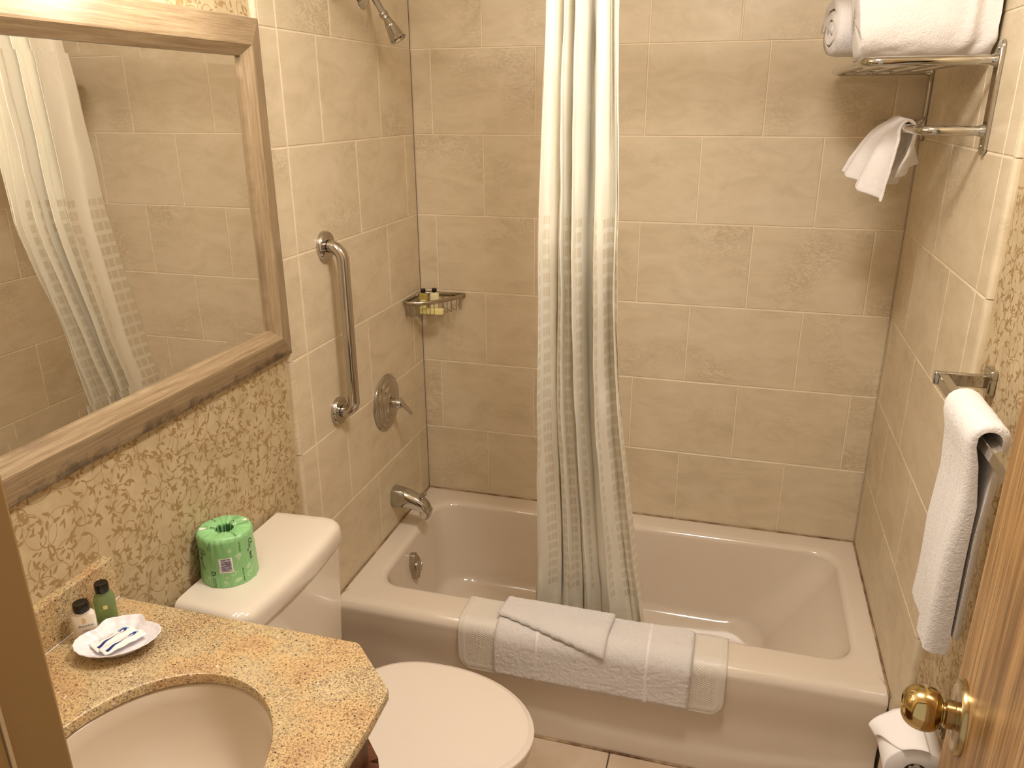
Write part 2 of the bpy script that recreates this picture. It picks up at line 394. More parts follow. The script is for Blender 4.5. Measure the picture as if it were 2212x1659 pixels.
# ------------------------------------------------------------------ room shell
T, WT, Z0, A0 = .2593, .3451, .658, .0673
g = .0009
def tiles(mb, fn, rects, rnd, tint):
    for (a0, a1, z0, z1) in rects:
        a0 += g; a1 -= g; z0 += g; z1 -= g
        if a1-a0 < .004: continue
        e = .0026; P = [(a0,z0),(a1,z0),(a1,z1),(a0,z1)]; Q = [(a0+e,z0+e),(a1-e,z0+e),(a1-e,z1-e),(a0+e,z1-e)]
        V = [fn(*p, -.0020) for p in P]+[fn(*p, 0) for p in Q]
        mb.add(V, [(0,1,5,4),(1,2,6,5),(2,3,7,6),(3,0,4,7),(4,5,6,7)], 0)
        t = (rnd.random(), rnd.random(), rnd.random()); tint += [t]*5
def rows(lo, hi, jA, jB, jTop, jump=None):
    R = []; zs = [(Z0+(k-1)*T, Z0+k*T, k) for k in range(0, 6)] + [(Z0+5*T, Z0+5*T+WT, 6), (Z0+5*T+WT, CEIL, 7)]
    for z0, z1, k in zs:
        js = jTop if k >= 6 else (jA if k % 2 else jB)
        e = [lo]+[j for j in sorted(js) if lo < j < hi]+[hi]
        if k == 0: z0 = .399
        for a, b in zip(e, e[1:]): R.append((a, b, z0, z1))
    return R
def finish_tiles(mb, name, tint, nslab, parent):
    o = mb.obj(name, [M_tile, M_grout], parent, smooth=False)
    at = o.data.attributes.new('tint', 'FLOAT_VECTOR', 'FACE')
    full = [(.5,.5,.5)]*nslab+tint
    full += [(.3,.8,.2)]*(len(o.data.polygons)-len(full))
    for i, t in enumerate(full): at.data[i].vector = t
    return o
rt = random.Random(3)
# back wall
wb = struct(MB().box((-.13,.0115,0),(W_+.13,.12,CEIL)).obj('wall_back', M_paper, smooth=False))
mb = MB(); tint = []; mb.box((0,-.0+.0016,.36),(W_,.012,CEIL), 1)
tiles(mb, lambda a, z, d: (a, -d, z), rows(0, W_, [A0+i*WT for i in range(5)], [A0+(i+.5)*WT for i in range(5)], [.24+i*.259-.259 for i in range(7)]), rt, tint)
finish_tiles(mb, 'tile_panel', tint, 6, wb)
# left wall: jA rows k odd (0-1,2-3,4-5)
wl = struct(MB().box((-.13,-2.172,0),(-TH,.0115,CEIL)).obj('wall_left', M_paper, smooth=False))
mb = MB(); tint = []; mb.box((-TH,-.862,.36),(-.0016,0,CEIL), 1); 
tiles(mb, lambda a, z, d: (d, a, z), rows(-.855, 0, [-.783,-.607,-.250], [-.783,-.425,-.080], [-.783,-.525,-.265]), rt, tint)
# bullnose edge: rounded tile return
for z0, z1, k in [(Z0+(k-1)*T, Z0+k*T, k) for k in range(0, 6)]+[(Z0+5*T, Z0+5*T+WT, 6), (Z0+5*T+WT, CEIL, 7)]:
    z0 = max(z0, .30) + g; z1 -= g
    P = [(-.0, -.855)]+[(-.009+.009*math.cos(a), -.857-.009*math.sin(a)) for a in [PI/2*i/5 for i in range(6)]]+[(-TH, -.866)]
    mb.add([(x, y, z0) for x, y in P]+[(x, y, z1) for x, y in P], [(i, i+1, i+9, i+8) for i in range(7)], 0)
finish_tiles(mb, 'tile_panel', tint, 6, wl)
# lower tile strip in front of the tub on the left
rv = random.Random(11)
vines(lambda u, v: (-TH+.00005, u, v), -2.16, -.872, .62, 2.3, rv).obj('wallpaper_print', M_print, wl, smooth=False)
# right wall
wr = struct(MB().box((W_+TH,-2.172,0),(W_+.13,.0115,CEIL)).obj('wall_right', M_paper, smooth=False))
mb = MB(); tint = []; mb.box((W_+.0016,-.868,.36),(W_+TH,0,CEIL), 1)
tiles(mb, lambda a, z, d: (W_-d, a, z), rows(-.862, 0, [-.795,-.575,-.225], [-.795,-.395,-.045], [-.795,-.55,-.29,-.03]), rt, tint)
for z0, z1, k in [(.30, Z0, 0)]+[(Z0+(k-1)*T, Z0+k*T, k) for k in range(1, 6)]+[(Z0+5*T, Z0+5*T+WT, 6), (Z0+5*T+WT, CEIL, 7)]:
    z0 += g; z1 -= g
    P = [(W_, -.862)]+[(W_+.009-.009*math.cos(a), -.864-.009*math.sin(a)) for a in [PI/2*i/5 for i in range(6)]]+[(W_+TH, -.873)]
    mb.add([(x, y, z0) for x, y in P]+[(x, y, z1) for x, y in P], [(i, i+1, i+9, i+8) for i in range(7)], 0)
# tile leg running down to the floor beside the tub
mb.box((W_+.0005, -.868, FL), (W_+TH, -.765, .40), 0)
finish_tiles(mb, 'tile_panel', tint, 6, wr)
vines(lambda u, v: (W_+TH-.00005, u, v), -1.75, -.88, .1, 2.1, random.Random(5), -1).obj('wallpaper_print', M_print, wr, smooth=False)
# front wall around the doorway
OX0, OX1 = .61, 1.315
struct(MB().box((-.13,-2.30,0),(OX0-.02,FRONT,CEIL)).box((OX1+.02,-2.30,0),(W_+.13,FRONT,CEIL)).box((OX0-.02,-2.30,2.12),(OX1+.02,FRONT,CEIL)).obj('wall_front', M_paper, smooth=False))
tr = struct(MB().box((OX0-.02,-2.32,FL),(OX0,FRONT-.0,2.12)).box((OX0,-2.32,FL),(OX0+.010,-2.222,2.10)).box((OX1,-2.32,FL),(OX1+.02,FRONT,2.12)).box((OX0-.02,-2.32,2.10),(OX1+.02,FRONT,2.12)).obj('trim_1', M_jamb, smooth=True, bev=.003))
tr2 = MB().box((OX0+.0005,-2.2235,FL),(OX0+.0108,-2.2208,2.10)).obj('worn_edge', M_jambl, tr, smooth=False)
# floor, ceiling
mb = MB(); mb.box((-.13,-3.4,-.04),(W_+.13,.12,FL-.002), 1)
xs = [.835+.305*i for i in range(-3, 4)]; ys = [-.62-.305*i for i in range(-2, 10)]
tiles2 = []
for a, b in zip(xs, xs[1:]):
    for c, d in zip(ys, ys[1:]):
        e = .0022; mb.box((max(a+e, -.01), d+e, FL-.003), (min(b-e, W_+.01), c-e, FL), 0)
struct(mb.obj('floor', [M_floor, M_dgrout], smooth=False))
struct(MB().box((-.13,-2.30,CEIL),(W_+.13,.12,CEIL+.05)).obj('ceiling', M_ceil, smooth=False))

# ------------------------------------------------------------------ vanity light above the mirror (out of frame, lights the room)
lt = thing('vanity_light', (-TH, -1.47, LAMP_Z), 'three-globe vanity light bar on the wallpaper above the wood-framed mirror', 'light')
MB().box((-TH,-1.86,LAMP_Z-.045),(.012,-1.08,LAMP_Z+.045)).obj('backplate', M_shade, lt, bev=.006)
for y in LAMPS:
    MB().tube([(.01,y,LAMP_Z),(LAMP_X-.05,y,LAMP_Z)], .016).obj('arm', M_shade, lt)
    MB().ball((LAMP_X,y,LAMP_Z), .052).obj('globe', M_globe, lt)

cl = thing('ceiling_light', (1.0, -1.40, CEIL), 'round frosted ceiling light over the middle of the bathroom', 'light')
MB().lathe([(.155,0),(.155,.018),(.145,.022),(.001,.022)], (1.0,-1.40,CEIL-.0005), (0,0,-1), 48).obj('base', M_shade, cl)
MB().lathe([(.140,.0225),(.138,.035),(.120,.055),(.085,.070),(.04,.078),(.001,.080)], (1.0,-1.40,CEIL-.0005), (0,0,-1), 48).obj('diffuser', M_dome, cl)
# ------------------------------------------------------------------ mirror
MY0, MY1, MZ0, MZ1 = -2.10, -.866, 1.203, 1.968
mi = thing('mirror', (-TH, (MY0+MY1)/2, MZ0), 'large mirror in a wide greige wood frame on the wallpaper above the counter', 'mirror')
prof = [(0, 0), (0, .018), (.003, .0205), (.052, .034), (.056, .034), (.078, .017), (.078, .008)]
mb = MB()
for side in range(4):
    V = []; U = []
    for d, h in prof:
        if side == 0: a, b = (MY0+d, MZ0+d), (MY1-d, MZ0+d); L = MY1-MY0
        if side == 1: a, b = (MY1-d, MZ0+d), (MY1-d, MZ1-d); L = MZ1-MZ0
        if side == 2: a, b = (MY1-d, MZ1-d), (MY0+d, MZ1-d); L = MY1-MY0
        if side == 3: a, b = (MY0+d, MZ1-d), (MY0+d, MZ0+d); L = MZ1-MZ0
        V += [(-TH+h, a[0], a[1]), (-TH+h, b[0], b[1])]; o_ = side*2.7
        U += [(o_+d, d+(0 if side == 0 else 1)), (o_+L-d, d+(0 if side == 0 else 1))]
    mb.add(V, [(2*i, 2*i+1, 2*i+3, 2*i+2) for i in range(len(prof)-1)], 0, U)
mb.obj('frame', M_frame, mi, smooth=False)
a, c, bw, xm = .077, 0, .020, -TH+.0105
y0, y1, z0, z1 = MY0+a, MY1-a, MZ0+a, MZ1-a
V = [(xm-.0006,y0,z0),(xm-.0006,y1,z0),(xm-.0006,y1,z1),(xm-.0006,y0,z1),(xm,y0+bw,z0+bw),(xm,y1-bw,z0+bw),(xm,y1-bw,z1-bw),(xm,y0+bw,z1-bw)]
MB().add(V, [(0,1,5,4),(1,2,6,5),(2,3,7,6),(3,0,4,7),(4,5,6,7)]).obj('mirror_glass', M_mirror, mi, smooth=False)

# ------------------------------------------------------------------ bathtub
RZ = .40; YF = -.766; XA, XB = .0012, W_-.0012
def archz(x): return .098+.125*((x-1.0)/.78)**2      # curved crease pressed in the apron
def tub_ring(z, x0, x1, y0, y1, r): return [Vector((x, y, z)) for x, y in rrect(x0, x1, y0, y1, r, 8, 30)]
tub = thing('bathtub', (.76, -.38, FL), 'almond enamel alcove bathtub with a curved crease in its apron', 'bathtub')
mb = MB(); R = []
for z in [FL, .06, .08, .10, .115, .13, .145, .16, .175, .19, .205, .22, .24, .27, .30, .33, .35, .362]:
    ring = []; yb_ = -.745-.0135*sstep(.20,.362,z)
    for v in tub_ring(z, XA, XB, yb_, -.004, .004):
        if v.y < -.70: v.y += .0065*sstep(-.010, .014, z-archz(v.x))*(1-sstep(.20,.34,z))
        ring.append(v)
    R.append(ring)
for i in range(1, 9):
    a = PI/2*i/8; R.append(tub_ring(.366+.034*math.sin(a), XA, XB, -.7605+.034*(1-math.cos(a)), -.004, .004))
R.append(tub_ring(RZ, XA+.02, XB-.02, -.72, -.03, .03))
R.append(tub_ring(RZ, .062, 1.474, -.655, -.072, .075))
for i in range(1, 7):
    a = PI/2*i/6; k = .022*math.sin(a); R.append(tub_ring(RZ-.022*(1-math.cos(a)), .062+k, 1.474-k, -.655+k, -.072-k, .078))
for t in [.15, .3, .45, .6, .75, .88]:
    R.append(tub_ring(.378-.27*t, .085+.035*t, 1.45-.21*t**1.1, -.632+.045*t, -.096-.035*t, .08+.03*t))
for i in range(1, 8):
    a = PI/2*i/7; k = .05*(1-math.cos(a)); z = .140-.05*math.sin(a)
    R.append(tub_ring(z, .116+k, 1.265-k*1.6, -.592+k, -.127-k, .108))
R.append(tub_ring(.088, .25, 1.1, -.5, -.22, .09))
R[-2:-1] = []
mb.rings(R, cap1=True)
mb.obj('tub_shell', M_tub, tub, angle=60)
# overflow plate with trip lever on the drain end wall, facing +x
ov = MB(); P = [(-.026,.012),(-.010,.046),(.008,.048),(.027,.014),(.024,-.020),(.002,-.046),(-.018,-.042)]
cx, cy, cz = .101, -.402, .312
n = Vector((.99, 0, .12)).normalized(); u = Vector((0, 1, 0)); w = n.cross(u)*-1
w = Vector((-n.z, 0, n.x))
O = Vector((cx, cy, cz))
ov.prism([O+u*a*1.05+w*b-n*.012 for a, b in P], n*.024)
f = ov.obj('overflow_plate', M_nick, tub, bev=.003)
k = MB(); k.lathe([(.0205,0),(.0205,.002),(.0185,.003),(.0185,.0045),(.001,.0045)], O+n*.012, n, 32)
k.prism([O+n*.0145+u*a+w*b for a, b in ((-.012,-.010),(-.006,-.014),(.012,.010),(.008,.016))], n*.012)
k.obj('trip_lever', M_steel, f, bev=.001)
# caulk lines where the tub meets the tile
ck = MB()
ck.tube([(.002,-.003,.402),(W_-.002,-.003,.402)], .0028, 6)
ck.tube([(.003,-.765,.402),(.003,-.004,.402)], .0022, 6); ck.tube([(W_-.003,-.765,.402),(W_-.003,-.004,.402)], .0025, 6)
ck.tube([(.02,-.748,FL+.002),(W_-.02,-.748,FL+.002)], .004, 6)
ck.obj('caulk_bead', M_caulk, tub)

# ------------------------------------------------------------------ tub and shower fittings
# spout
sp = thing('tub_spout', (0, -.315, .52), 'chrome tub spout with diverter knob on the left tile wall', 'faucet')
mb = MB(); R = []
for t, cxx, cz_, ry, rz in [(0,.0,.522,.030,.036),(.05,.004,.522,.033,.039),(.25,.03,.521,.032,.037),(.5,.065,.516,.030,.032),(.7,.092,.508,.027,.028),(.85,.112,.498,.025,.026),(.95,.124,.489,.023,.023),(1,.131,.478,.020,.014)]:
    R.append([Vector((cxx, -.318+ry*abs(math.cos(a))**.8*(1 if math.cos(a) > 0 else -1), cz_+rz*math.sin(a))) for a in [2*PI*i/28 for i in range(28)]])
mb.rings(R, True, True)
mb.obj('spout_body', M_chrome, sp, angle=50)
MB().add([(x, -.318+y, z) for x, y, z in [(.098,-.021,.498),(.136,-.021,.486),(.136,.021,.486),(.098,.021,.498),(.101,-.019,.455),(.128,-.019,.452),(.128,.019,.452),(.101,.019,.455)]],
    [(0,3,2,1),(4,5,6,7),(0,1,5,4),(1,2,6,5),(2,3,7,6),(3,0,4,7)]).obj('outlet', M_chrome, sp, bev=.006, bseg=3)
MB().lathe([(.004,0),(.004,.014),(.008,.018),(.011,.022),(.010,.027),(.004,.030),(.0005,.0305)], (.108,-.318,.520), (.15,0,1), 20).obj('diverter_knob', M_chrome, sp)
# valve
va = thing('shower_valve', (0, -.336, .873), 'round stepped chrome shower valve plate with a lever handle', 'faucet')
MB().lathe([(.094,0),(.094,.003),(.0915,.007),(.086,.0095),(.079,.0085),(.0765,.0125),(.071,.0165),(.063,.0160),(.0605,.020),(.055,.0245),(.047,.0240),(.0445,.0275),(.038,.0300),(.001,.030)], (0,-.336,.873), (1,0,0), 64).obj('escutcheon', M_steel, va, angle=88, sub=1)
MB().lathe([(.021,.0),(.021,.003),(.0165,.006),(.016,.030),(.013,.034),(.001,.035)], (.022,-.336,.873), (1,0,0), 28).obj('stem', M_chrome, va)
mb = MB(); hp = catmull([(.045,-.336,.886),(.056,-.334,.876),(.070,-.330,.858),(.086,-.326,.836)], 5)
mb.tube(hp, [.0115-.006*i/(len(hp)-1) for i in range(len(hp))], 14); mb.obj('lever_handle', M_chrome, va)
# grab bar
gb = thing('grab_bar', (0, -.65, .965), 'vertical polished steel grab bar on the left tile wall', 'grab bar')
yb, zt, zb, ro, off = -.652, 1.436, .965, .0165, .054
pts = [Vector((.004,yb,zt))]+arc((.018,yb,zt-.036),(0,0,1),(1,0,0),.036,0,PI/2,8)+[Vector((off,yb,zt-.10)),Vector((off,yb,zb+.10))]+arc((.018,yb,zb+.036),(1,0,0),(0,0,-1),.036,0,PI/2,8)+[Vector((.004,yb,zb))]
MB().tube(pts, ro, 24).obj('bar', M_steel, gb, angle=60)
for z in (zt, zb):
    MB().lathe([(.040,0),(.040,.010),(.0375,.0135),(.019,.015),(.019,.012)], (0,yb,z), (1,0,0), 40).obj('flange', M_steel, gb)
# shower arm and head
sh = thing('shower', (0, -.325, 2.075), 'chrome shower head on a bent arm at the top of the left tile wall', 'shower')
MB().lathe([(.040,0),(.039,.003),(.030,.008),(.014,.012),(.001,.0125)], (0,-.325,2.078), (1,0,0), 36).obj('flange', M_chrome, sh)
ap = catmull([(.002,-.325,2.08),(.022,-.327,2.080),(.042,-.332,2.062),(.070,-.342,2.022)], 6)
MB().tube(ap, .0095, 18).obj('arm', M_chrome, sh)
d = Vector((.62, -.02, -.78)).normalized()
o0 = Vector((.066,-.341,2.027))
MB().lathe([(.0095,0),(.0125,.001),(.0135,.005),(.0125,.009),(.0105,.010),(.0115,.014),(.010,.020),(.006,.022)], o0, d, 24).obj('swivel_nut', M_chrome, sh)
o1 = o0+d*.020; d2 = Vector((.52, -.05, -.85)).normalized()
MB().lathe([(.006,0),(.011,.002),(.0155,.020),(.0165,.021),(.0165,.024),(.016,.025),(.0235,.058),(.0245,.060),(.0235,.062),(.020,.060),(.018,.052),(.001,.050)], o1, d2, 36, cap=True).obj('spray_head', M_chrome, sh, angle=30)
MB().lathe([(.004,.049),(.009,.0495),(.011,.056),(.001,.058)], o1, d2, 20).obj('spray_plate', M_nick, sh)
# round flange near the top
fl = thing('clothesline_reel', (0, -.50, 2.075), 'small round chrome fitting beside the shower arm at the top edge', 'wall fitting')
MB().lathe([(.036,0),(.036,.010),(.031,.018),(.018,.021),(.001,.0215)], (0,-.503,2.082), (1,0,0), 36).obj('housing', M_nick, fl)
MB().lathe([(.007,.021),(.006,.026),(.001,.027)], (0,-.503,2.082), (1,0,0), 16).obj('pull_knob', M_chrome, fl)

# ------------------------------------------------------------------ corner basket
bk = thing('corner_basket', (.06, -.06, 1.115), 'nickel wire corner basket where the left and back tile walls meet', 'basket')
def rim(z, s=1.0, inset=0.0):
    P = [(.004+inset,-.004-inset)]; P += [(.004+inset,-.155*s)]
    A = []
    for i in range(25):
        t = i/24; a = -PI/2+PI/2*t
        rr = .170*s; x = .012+ (rr*math.cos(a))**1 if False else .0
        # bowed front edge from (0.006,-0.158) to (0.165,-0.006)
        x = .010+.155*s*(1-math.cos(PI/2*t)*1.0)**.9 if False else .008+.160*s*t
        y = -.160*s*(1-t)-.008-.055*s*math.sin(PI*t)
        A.append((x, y))
    return A
fr = rim(0)
def front(t, s=1.0): return (.008+.160*s*t, -.160*s*(1-t)-.008-.052*s*math.sin(PI*t), )
zt = 1.165
mb = MB()
path = [(.005,-.006)]+[front(i/24) for i in range(25)]
path = [(.005,-.006),(.005,-.08),(.0055,-.160)]+[(p[0]+ .0, p[1]) for p in [front(i/24) for i in range(1, 24)]]+[(.166,-.006),(.08,-.005)]
V = []; F = []; m_ = len(path)
for x, y in path: V += [(x, y, zt-.0065), (x, y, zt+.0065)]
for i in range(m_): j = (i+1) % m_; F.append((2*i, 2*j, 2*j+1, 2*i+1))
MB().add(V, F).obj('rim_band', M_nick, bk, solid=.003, soff=0, angle=30)
wires = MB(); nW = 15
for i in range(nW):
    t = (i+.8)/(nW+.3); fx, fy = front(t); bx, by = front(t, .95); bx += .001; by -= .001
    # wires run back at 45 degrees to the walls
    dx, dy = -1/math.sqrt(2), 1/math.sqrt(2)
    k = min((bx-.008), (-.008-by))*math.sqrt(2); ex, ey = bx+dx*k*1.0, by+dy*k*1.0
    P = [(fx,fy,zt-.004)]+[(bx,by,zt-.012),(bx,by,zt-.043),(bx+dx*.003,by+dy*.003,zt-.048)]+[(ex,ey,zt-.048),(ex,ey,zt-.040),(ex,ey,zt-.004)]
    wires.tube(P, .0013, 6)
wires.obj('wire_grid', M_nick, bk)
for (x, y, dd) in ((.0065,-.05,(1,0,0)), (.115,-.0075,(0,-1,0))):
    MB().lathe([(.004,0),(.0035,.002),(.001,.0025)], (x,y,zt), dd, 12).obj('screw', M_chrome, bk)
def bottle(name, label, grp, base, yaw, w, dpt, h, capr, caph, body, labelfn=None, shoulder=.012):
    t = thing(name, base, label, 'bottle', grp); ca, sa = math.cos(yaw), math.sin(yaw); B = Vector(base)
    def P(x, y, z): return B+Vector((x*ca-y*sa, x*sa+y*ca, z))
    mb = MB(); R = []; e = 3.2
    def se(a, rx, ry, z):
        c_, s_ = math.cos(a), math.sin(a)
        return P(rx*abs(c_)**(2/e)*(1 if c_ > 0 else -1), ry*abs(s_)**(2/e)*(1 if s_ > 0 else -1), z)
    for z, k, mixr in [(0,.90,0),(.002,.97,0),(.006,1,0),(h-shoulder,1,0),(h-shoulder*.5,.92,.1),(h-.002,.74,.5),(h,.62,.9),(h+.002,.55,1)]:
        rx = w/2*k*(1-mixr)+capr*.95*mixr; ry = dpt/2*k*(1-mixr)+capr*.95*mixr
        R.append([se(2*PI*i/36, rx, ry, z) for i in range(36)])
    mb.rings(R, True, True); mb.obj('bottle_body', body, t, angle=50)
    MB().lathe([(capr*.97,0),(capr,.0015),(capr,caph-.002),(capr*.93,caph),(capr*.7,caph-.0005),(.0005,caph-.001)], P(0,0,h+.0012), (0,0,1), 32).obj('cap', M_black, t, angle=50)
    if labelfn: labelfn(t, lambda x, z: P(x, -dpt/2-.0005, z))
    return t
def put_text(mb, s, size, fn, cx, cz, mi=0, shear=0, rot=0, bold=0, sx=1.0):
    V, F = textmesh(s, size, shear, bold); cr, sr = math.cos(rot), math.sin(rot)
    mb.add([fn(cx+v.x*sx*cr-v.y*sr, cz+v.x*sx*sr+v.y*cr) for v in V], F, mi)
def lab_plain(t, fn):
    mb = MB(); put_text(mb, 'e', .0075, fn, 0, .026, 0, bold=.0004)
    mb.poly([fn(.0026*math.cos(a), .026+.0030*math.sin(a)) for a in [2*PI*i/14 for i in range(14)]])
    put_text(mb, 'Azurene', .0042, fn, 0, .0205, 0); put_text(mb, 'shampoo', .0026, fn, 0, .0125, 1)
    mb.obj('label_print', [M_ink, M_grey], t, smooth=False)
def lab_patch(t, fn):
    mb = MB(); mb.poly([fn(-.008,.004), fn(.008,.004), fn(.008,.036), fn(-.008,.036)], 2)
    f2 = lambda x, z: fn(x, z)+Vector((.0002,-.0002,0))
    put_text(mb, 'e', .007, f2, 0, .029, 1); put_text(mb, 'Azurene', .0034, f2, 0, .021, 1); put_text(mb, 'bath gel', .0026, f2, 0, .014, 1)
    mb.obj('label_print', [M_ink, M_grey, M_soap], t, smooth=False)
yw = .33
bottle('toiletry_bottle', 'clear yellowish bottle with black cap, left one in the corner basket', 'black-capped toiletry bottles', (.036,-.066,1.1210), yw, .030, .018, .058, .0085, .013, M_amber, lab_patch, .006)
bottle('toiletry_bottle', 'cream bottle with black cap and round mark, right one in the corner basket', 'black-capped toiletry bottles', (.074,-.058,1.1210), yw-.2, .031, .018, .060, .0085, .013, M_cream, lab_plain, .006)
sb = MB(); sb.obox((.082,-.112,1.1290), (.0420,.004,0), (-.001,.010,0), (0,0,.0105))
tag(sb.obj('soap_bar', M_soap, None, bev=.004, bseg=3), 'pale yellow wrapped soap bar lying in front of the bottles in the corner basket', 'soap')

# ------------------------------------------------------------------ shower curtain
cu = thing('shower_curtain', (.70, -.72, 1.0), 'bunched ivory shower curtain with woven squares hanging into the tub', 'curtain')
def curtain_pts(nu, nv, x_l, x_r, yc, amp, folds, ph, zb, zt, uw):
    V = []; U = []; F = []
    for j in range(nv+1):
        t = j/nv; z = zb+(zt-zb)*t
        xl, xr, y0, am = x_l(z), x_r(z), yc(z), amp(z)
        for i in range(nu+1):
            s = i/nu; th = 2*PI*folds*(s+.035*math.sin(2*PI*s*1.7+ph+z*.5))+ph
            x = xl+(xr-xl)*(s+.030*math.sin(2*th+.4)*(1 if .04 < s < .96 else 0)*min(1, s*12, (1-s)*12))
            y = y0+am*math.sin(th)*(.75+.35*math.sin(s*9+z*1.1+ph))+.010*math.sin(3.1*th+z*2)*1.0
            y -= .045*s*sstep(1.1, 1.5, z)
            x += .005*nz(s*7, z*2.2, ph)+.0022*nz(s*22, z*9, ph+3); y += .012*nz(s*5, z*1.6, ph+7)+.0035*nz(s*20, z*8, ph+5)
            V.append((x, y, z)); U.append((s*uw, z-zb))
    for j in range(nv):
        for i in range(nu): a = j*(nu+1)+i; F.append((a, a+1, a+nu+2, a+nu+1))
    return V, F, U
def interp(T):
    def f(z):
        for (a, b), (c, d_) in zip(T, T[1:]):
            if z <= c: return b+(d_-b)*max(0, (z-a))/(c-a)
        return T[-1][1]
    return f
xl = interp([(.33,.556),(.55,.572),(.8,.583),(1.2,.604),(1.6,.616),(2.0,.630),(2.3,.64)])
xr = interp([(.33,.903),(.55,.872),(.8,.845),(1.0,.826),(1.2,.814),(1.6,.808),(2.0,.796),(2.3,.80)])
yc = interp([(.33,-.565),(.45,-.575),(.8,-.65),(1.1,-.72),(1.5,-.775),(2.0,-.79),(2.3,-.80)])
am = interp([(.33,.030),(.6,.036),(1.2,.055),(2.0,.060),(2.3,.06)])
V, F, U = curtain_pts(420, 170, xl, xr, yc, am, 4.8, .9, .335, 2.16, 1.6)
mesh('curtain_cloth', V, F, M_curt, cu, uv=U, angle=180, solid=.0008)
M_liner = simple('curtain_liner', lin(240,226,170), .5, 0)
nt = M_liner.node_tree; tr_ = N(nt, 'ShaderNodeBsdfTranslucent'); tr_.inputs[0].default_value = lin(248,226,150)
mx = N(nt, 'ShaderNodeMixShader'); mx.inputs[0].default_value = .4; nt.links.new(nt.nodes['Principled BSDF'].outputs[0], mx.inputs[1]); nt.links.new(tr_.outputs[0], mx.inputs[2]); nt.links.new(mx.outputs[0], nt.nodes['Material Output'].inputs[0])
V, F, U = curtain_pts(200, 60, lambda z: xl(z)+.03, lambda z: xr(z)-.03, lambda z: yc(z)+.055, lambda z: .022, 3.4, 2.0, .36, 2.16, 1.0)
mesh('curtain_liner', V, F, M_liner, cu, uv=U, angle=180)
rod = thing('curtain_rod', (.76, -.80, 2.19), 'chrome shower curtain rod above the top of the photo', 'rod')
MB().tube([(.001,-.80,2.19),(W_-.001,-.80,2.19)], .0125, 20).obj('rod_tube', M_chrome, rod)
for i in range(8):
    x = .648+i*.0205
    MB().tube([Vector((x, -.80+.021*math.sin(a), 2.187+.025*math.cos(a))) for a in [2*PI*k/20 for k in range(20)]], .0016, 6, closed=True).obj('ring', M_chrome, rod)

# ------------------------------------------------------------------ rubber mat and bath-mat towel draped over the tub rim
SP = []  # profile over the rim: list of (y, z), arc length from the basin edge outward
_pr = [(-.640,.4005)]+[(-.7265,.4005)]
for i in range(0, 13):
    a = PI/2*i/12; _pr.append((-.7265-.0350*math.sin(a), .3655+.035*math.cos(a)))
_pr.append((-.7615,.20))
def rimpt(s, off):
    for k, (a, b) in enumerate(zip(_pr, _pr[1:])):
        L = math.hypot(b[0]-a[0], b[1]-a[1])
        if s <= L or k == len(_pr)-2:
            t = s/L; ny, nz_ = (b[1]-a[1])/L, -(b[0]-a[0])/L
            # smooth normal around the bend
            y = a[0]+(b[0]-a[0])*t; z = a[1]+(b[1]-a[1])*t
            return y+ny*off, z+nz_*off
        s -= L
ang = lambda s: 0
mat = thing('rubber_bath_mat', (.76, -.74, .40), 'pale textured rubber bath mat draped over the tub rim beneath the white towel', 'bath mat')
def mat_s1(x): return .262
V = []; F = []; U = []; nx, ns = 150, 90; x0, x1, rc = .386, 1.132, .045
for j in range(ns+1):
    for i in range(nx+1):
        s = .0+.262*j/ns; t = i/nx
        ins = 0
        if s > .262-rc: q = s-(.262-rc); ins = rc-math.sqrt(max(0, rc*rc-q*q))
        x = x0+ins+(x1-x0-2*ins)*t
        dx = min(x-(x0+ins), (x1-ins)-x); ds = .262-s; de = min(dx, ds)
        h = .0030
        if .012 < de < .016: h += .0016
        if .019 < de < .022: h += .0010
        lft = .0
        y, z = rimpt(s, h+lft+.0008)
        V.append((x, y, z)); U.append((x-x0, s))
    
for j in range(ns):
    for i in range(nx): a = j*(nx+1)+i; F.append((a, a+1, a+nx+2, a+nx+1))
# herringbone bump in the mat's field
nt = M_mat.node_tree; b = nt.nodes['Principled BSDF']; L = nt.links
tc = N(nt, 'ShaderNodeTexCoord'); spx = N(nt, 'ShaderNodeSeparateXYZ'); L.new(tc.outputs['UV'], spx.inputs[0])
def MM(op, a, bb=None, c=None):
    n_ = N(nt, 'ShaderNodeMath', operation=op)
    for i, v in enumerate((a, bb, c)):
        if v is None: continue
        if hasattr(v, 'is_output'): L.new(v, n_.inputs[i])
        else: n_.inputs[i].default_value = v
    return n_.outputs[0]
zig = MM('PINGPONG', spx.outputs[0], .013)
ph = MM('MULTIPLY', MM('ADD', MM('MULTIPLY', zig, .8), spx.outputs[1]), 2*PI/.0062)
wv = MM('SINE', ph)
inx = MM('MULTIPLY', MM('GREATER_THAN', spx.outputs[0], .026), MM('LESS_THAN', spx.outputs[0], x1-x0-.026))
ins_ = MM('MULTIPLY', MM('GREATER_THAN', spx.outputs[1], .115), MM('LESS_THAN', spx.outputs[1], .236))
ht = MM('MULTIPLY', MM('MULTIPLY', inx, ins_), wv)
bumpify(nt, b, ht, .35, .0012)
mesh('mat_sheet', V, F, M_mat, mat, uv=U, angle=60, solid=.0024, soff=-1)

